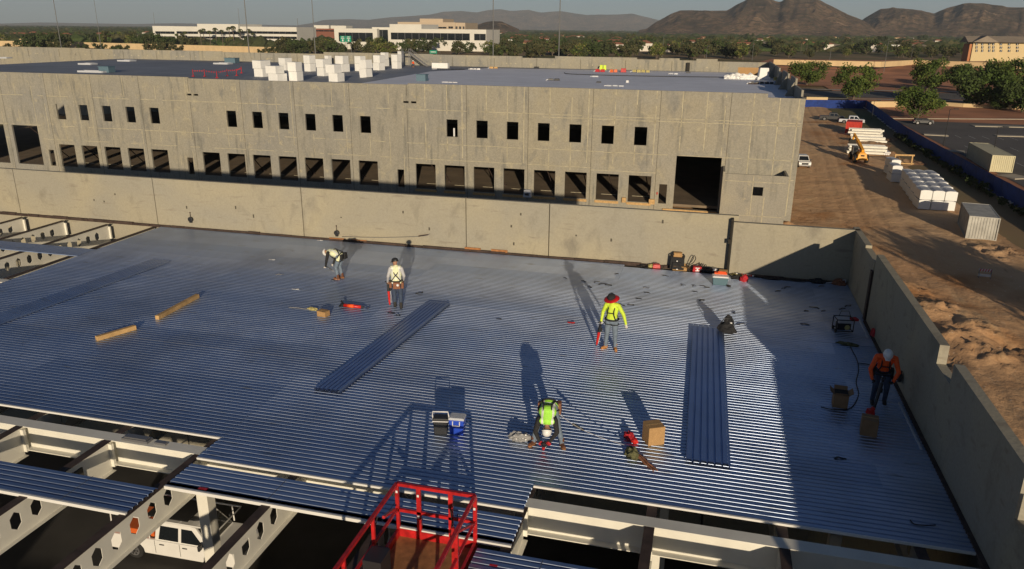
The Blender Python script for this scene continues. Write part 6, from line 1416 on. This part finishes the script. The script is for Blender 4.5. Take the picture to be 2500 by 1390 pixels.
# houses
rh = random.Random(12); hb = {}
def house(label, loc, w_, d_, h_, rz, wm, rm, group):
    key = (wm, rm, round(w_), round(d_))
    t = thing('house', label, 'house', loc, rz, group)
    if key not in hb:
        m1 = MB(); m1.bx(-w_/2, w_/2, -d_/2, d_/2, -1, h_); a = m1.mesh('wall', wm)
        m2 = MB(); e = .6; r_ = h_+2.2; m2.add([(-w_/2-e, -d_/2-e, h_), (w_/2+e, -d_/2-e, h_), (w_/2+e, d_/2+e, h_), (-w_/2-e, d_/2+e, h_), (-w_/2+d_*.4, 0, r_), (w_/2-d_*.4, 0, r_)], [(0,1,5,4), (1,2,5), (2,3,4,5), (3,0,4), (3,2,1,0)]); b = m2.mesh('roof', rm)
        m3 = MB()
        for k in range(max(2, int(w_/5))): x = -w_/2+w_*(k+.5)/max(2, int(w_/5)); m3.bx(x-.5, x+.5, -d_/2-.06, -d_/2-.005, h_*.42, h_*.68)
        c = m3.mesh('window', 'dark_glass'); hb[key] = (a, b, c)
    for nm, me in zip(('wall', 'roof', 'window'), hb[key]): o = bpy.data.objects.new(nm, me); COL.objects.link(o); o.parent = t
for i in range(110):
    x = rh.uniform(1240, 2480) if i < 80 else rh.uniform(0, 420) if i < 100 else rh.uniform(1150, 1400); y = rh.uniform(96, 128) if i < 80 else rh.uniform(88, 106); 
    if 1600 < x < 2350 and y < 104 and rh.random() < .4: y += 14
    kd = rh.choice(((18, 12, 5.5, 'stucco_white', 'roof_tile'), (26, 14, 6, 'stucco', 'roof_tile'), (14, 11, 6.5, 'stucco_white', 'roof_tile'), (34, 15, 4.5, 'stucco_white', 'hotel_roof'), (22, 12, 4, 'stucco_orange', 'hotel_roof')))
    nmk = {('stucco_white', 'roof_tile'): 'white house with red tile roof among the valley trees', ('stucco', 'roof_tile'): 'tan house with red tile roof among the valley trees', ('stucco_white', 'hotel_roof'): 'long white flat-looking house with grey roof among the valley trees', ('stucco_orange', 'hotel_roof'): 'orange house with grey roof among the valley trees'}[kd[3:]]
    tx = where(x, y)[1]; nmk = nmk.replace('among the valley trees', tx).replace('flat-looking ', ''); house(nmk, gnd(x, y), kd[0], kd[1], kd[2]*1.2, rh.uniform(-.5, .5), *kd[3:], nmk.replace(' house ', ' houses '))
t = thing('canopy', 'white flat canopy among the trees on the right', 'canopy', gnd(2170, 126)); mb = MB(); mb.bx(-9, 14, -5, 5, 6, 7.5); mb.build('roof', 'white_paint', t); mb = MB()
for x in (-8, 0, 8, 13): mb.bx(x-.2, x+.2, -4, -3.6, 0, 6)
mb.build('post', 'white_paint', t)
t = thing('church', 'white church spire standing above the trees on the right', 'church', gnd(2128, 88)); mb = MB(); mb.lathe([(3.2, 0), (3.0, 9), (2.6, 9.5), (.08, 24)], 8); mb.build('spire', 'white_paint', t); mb = MB(); mb.bx(-8, 8, 3.3, 26, 0, 8); mb.prism([(-9, 8), (0, 13), (9, 8)], 'y', 3, 27); mb.build('hall', 'stucco_white', t)
# walls along the freeway
def longwall(label, pts, h, th, m_, z=GZ):
    P_ = [Vector((p.x, p.y, z)) for p in pts]; t = thing('wall', label, 'wall', P_[0]); mb = MB()
    for a, b in zip(P_[:-1], P_[1:]): a, b = a-P_[0], b-P_[0]; mb.bar(a+Vector((0,0,h/2)), b+Vector((0,0,h/2)), th, h)
    mb.build('panel', m_, t)
    cp = MB()
    for a, b in zip(P_[:-1], P_[1:]): a, b = a-P_[0], b-P_[0]; cp.bar(a+Vector((0,0,h+.1)), b+Vector((0,0,h+.1)), th+.2, .2)
    cp.build('coping', 'stucco', t)
longwall('long yellow tan sound wall left of centre just above the rear parapet', [gnd(-80, 112), gnd(160, 116), gnd(420, 124), gnd(676, 132)], 5.0, .5, 'tan_wall')
longwall('second tan wall stepping up behind the left trees', [gnd(-60, 103), gnd(240, 106), gnd(370, 108)], 4, .5, 'tan_wall')
longwall('low pale wall in front of the long white office building', [gnd(690, 112), gnd(960, 113), gnd(1240, 114)], 3, .5, 'stucco_white')
longwall('long tan freeway wall at the top of the red embankment', [onz(1888, 157, GZ+4.3), onz(2150, 163, GZ+4.3), onz(2230, 158, GZ+4.3), onz(2500, 168, GZ+4.3), onz(2640, 172, GZ+4.3)], 2.6, .5, 'tan_wall', GZ+4.0)
longwall('low tan wall along the street behind the blue fence', [gnd(1968, 246), gnd(2020, 247)], 1.0, .4, 'tan_wall')
longwall('low tan wall between the blue fence corner and the smaller bright tree', [gnd(2125, 262), gnd(2208, 262)], 1.5, .4, 'tan_wall')
longwall('low pale wall along the pavement between the parking-lot trees', [gnd(2215, 252), gnd(2350, 262), gnd(2500, 268)], .9, .4, 'tan_wall')
longwall('far pale wall below the houses on the right', [gnd(1830, 120), gnd(2030, 121)], 2.6, .5, 'stucco_white')
# signs
for (x0, x1, yt, yb, Y, lb) in ((831, 843.5, 88, 103, 620, 'green freeway sign before the long white office building, left panel'), (845, 858, 88, 103, 620, 'green freeway sign before the long white office building, right panel'), (1049, 1067, 123, 131, 420, 'small green road sign just above the rear parapet')):
    a, b = onY(x0, yb, Y), onY(x1, yb, Y); zt = onY(x0, yt, Y).z; t = thing('road_sign', lb, 'road sign', ((a.x+b.x)/2, Y, GZ)); w_ = (b.x-a.x)/2; mb = MB(); mb.bx(-w_, w_, -.1, .1, a.z-GZ, zt-GZ); sg = mb.build('sign_panel', 'sign_green', t)
    mb = MB(); h_ = zt-a.z
    if Y > 600:
        for zz, ww in ((.78, .5), (.55, .62)): mb.bx(-w_*ww, w_*ww, -.14, -.11, a.z-GZ+h_*zz, a.z-GZ+h_*(zz+.09))
        mb.bx(-w_*.25, w_*.25, -.14, -.11, a.z-GZ+h_*.12, a.z-GZ+h_*.42)
    else: mb.bx(-w_*.7, w_*.7, -.14, -.11, a.z-GZ+h_*.4, a.z-GZ+h_*.6)
    mb.build('sign_lettering', 'white_paint', sg); mb = MB()
    for s in (-1, 1): mb.bx(s*w_*.8-.15, s*w_*.8+.15, .12, .4, 0, zt-GZ)
    mb.build('post', 'galv_pole', t)
# poles
def pole(label, base, h, r_=.12, arm=True, m_='galv_pole', group=None, name='light_pole'):
    t = thing(name, label, 'pole', base, 0, group); mb = MB(); mb.tube((0,0,0), (0,0,h), r_, r_*.6, 8); mb.build('mast', m_, t)
    if arm: mb = MB(); mb.tube((0,0,h-.1), (.8, 0, h+.05), r_*.45, n=6); mb.rbox((1.1, 0, h+.05), (.9, .35, .16)); mb.build('lamp_head', m_, t)
    return t
for (x, yb, Yd, lb) in ((147, 100, 330, 'tall thin mast at the far left reaching out of the photo'), (243, 90, 460, 'faint tall mast right of the leftmost one'), (608, 125, 250, 'tall mast crossing the white ribbon-windowed office block'), (768, 100, 300, 'tall mast between the two office blocks'), (1204, 130, 250, 'tall mast right of the long white office building'), (1364, 140, 250, 'tall mast left of the mountains')):
    p = onY(x, yb, Yd); pole(lb, (p.x, Yd, GZ), 42, .21 if Yd < 400 else .17, False)
for (x, y0, yb, D_, lb) in ((585, 20, 62, 1500, 'short faint mast left of the crossing tall mast'), (378, 30, 62, 1800, 'faint distant mast above the left horizon'), (728, 45, 75, 1100, 'white mast at the left of the brick building')):
    p = onY(x, yb, D_); pole(lb, (p.x, D_, GZ), onY(x, y0, D_).z-GZ, .5, False)
for i, (x, yt, yb, lb) in enumerate(((1617, 90, 140, 'street light with round head standing behind the rear parapet, left one'), (1724, 115, 146, 'street light behind the rear parapet, shortest middle one'), (1836, 102, 148, 'street light behind the rear parapet, right one'), (2022, 122, 174, 'street light on the red slope, left one'), (2156, 107, 186, 'street light on the red slope, tall right one'), (2223, 122, 150, 'street light by the freeway wall below the hotel'), (2303, 270, 357, 'dark lot light behind the long tan container'), (2420, 313, 398, 'dark lot light rising beside the long tan container'), (2128, 248, 292, 'thin lot light left of the smaller bright tree'), (2470, 100, 290, 'tall lot light at the right edge'))):
    if i == 9: continue
    p = gnd(x, yb); px_m = F_PX/max(1, CF.dot(p-CAM)); pole(lb, p, (yb-yt)/px_m*1.02, .14 if i < 6 else .09, True, 'galv_pole' if i < 6 else 'black_rubber')
# mountains: real height fields
def mountain(name, prof, D_, depth, m_, seed, amp=.35, base_px=72):
    mb = MB(); xs = []; x = prof[0][0]
    while x <= prof[-1][0]: xs.append(x); x += 3.5 if D_ < 8000 else 8
    nv = 64
    for j in range(nv+1):
        v = j/nv; bell = math.sin(math.pi*min(1, v/.62)/2)**1.15 if v < .62 else math.cos(math.pi*(v-.62)/.38/2)**.8
        for x in xs:
            k = 0
            while k < len(prof)-2 and prof[k+1][0] < x: k += 1
            (xa, ya), (xb, yb) = prof[k], prof[k+1]; yy = ya+(yb-ya)*(x-xa)/(xb-xa); d = ray(x, yy); hd_ = math.hypot(d.x, d.y); s = D_/hd_; Hm = CAM_Z+d.z*s-GZ
            dist = D_+(v-.62)*depth; px, py = d.x/hd_*dist, d.y/hd_*dist
            wx = x+18*mnoise.noise(Vector((x*.01, v*2, seed+7))); n_ = 0; am = 1
            for o_ in range(5): n_ += am*(1-2*abs(mnoise.noise(Vector((wx*.011*2**o_+seed, v*1.7*2**o_, seed+o_))))); am *= .55
            fade = min(1, abs(v-.62)*3.2)
            hh = Hm*bell*(1-amp*fade*(1.35-n_)*.55); mb.v.append((px, py, GZ-6+max(0, hh)+6*bell))
    w_ = len(xs)
    for j in range(nv):
        for i in range(w_-1): a = j*w_+i; mb.f.append((a, a+1, a+w_+1, a+w_)); mb.m.append(0)
    struct(name, mb, m_, True)
mountain('mountain', [(1560, 74), (1580, 70), (1600, 55), (1635, 37), (1660, 26), (1690, 25), (1720, 27), (1775, 26), (1800, 11), (1825, 1), (1850, -4), (1880, -3), (1893, 3), (1905, 7), (1925, -3), (1950, 1), (1975, -1), (1995, 0), (2030, 15), (2070, 36), (2100, 48), (2130, 62), (2150, 74)], 4300, 1700, 'rock', 2)
mountain('mountain', [(2060, 74), (2090, 60), (2115, 42), (2150, 22), (2180, 20), (2210, 22), (2250, 26), (2280, 35), (2310, 21), (2350, 10), (2400, 8), (2430, 13), (2460, 18), (2500, 19), (2560, 22), (2640, 30), (2720, 60)], 4600, 1700, 'rock', 6)
mountain('mountain', [(700, 66), (760, 57), (790, 49), (850, 47), (900, 49), (950, 43), (1000, 40), (1050, 36), (1080, 30), (1125, 27), (1165, 31), (1190, 26), (1220, 24), (1250, 28), (1292, 25), (1320, 31), (1370, 28), (1430, 37), (1500, 36), (1545, 34), (1590, 45), (1640, 58), (1700, 68)], 15500, 4000, 'rock', 9)
mountain('hill', [(1120, 74), (1150, 66), (1180, 56), (1200, 52), (1225, 53), (1245, 62), (1270, 73)], 3600, 700, 'rock', 14)
mountain('hill', [(-200, 62), (0, 58), (100, 55), (200, 57), (330, 59), (420, 57), (600, 60), (800, 64)], 17000, 3000, 'rock', 17)
# haze: one even closed box of air
mb = MB(); mb.bx(-22000, 26000, -4000, 24000, GZ-8, 700); hz = mb.build('haze', None or 'plain'); hz.data.materials.clear()
hm = bpy.data.materials.new('haze'); hm.use_nodes = True; t = hm.node_tree; t.nodes.clear(); out = t.nodes.new('ShaderNodeOutputMaterial'); pv = t.nodes.new('ShaderNodeVolumePrincipled')
pv.inputs['Color'].default_value = (.74, .86, 1, 1); pv.inputs['Density'].default_value = 5.2e-5; pv.inputs['Anisotropy'].default_value = .0
t.links.new(pv.outputs[0], out.inputs['Volume']); hz.data.materials.append(hm); hz['kind'] = 'stuff'; tag(hz, 'thin pale haze over the whole valley', 'haze')
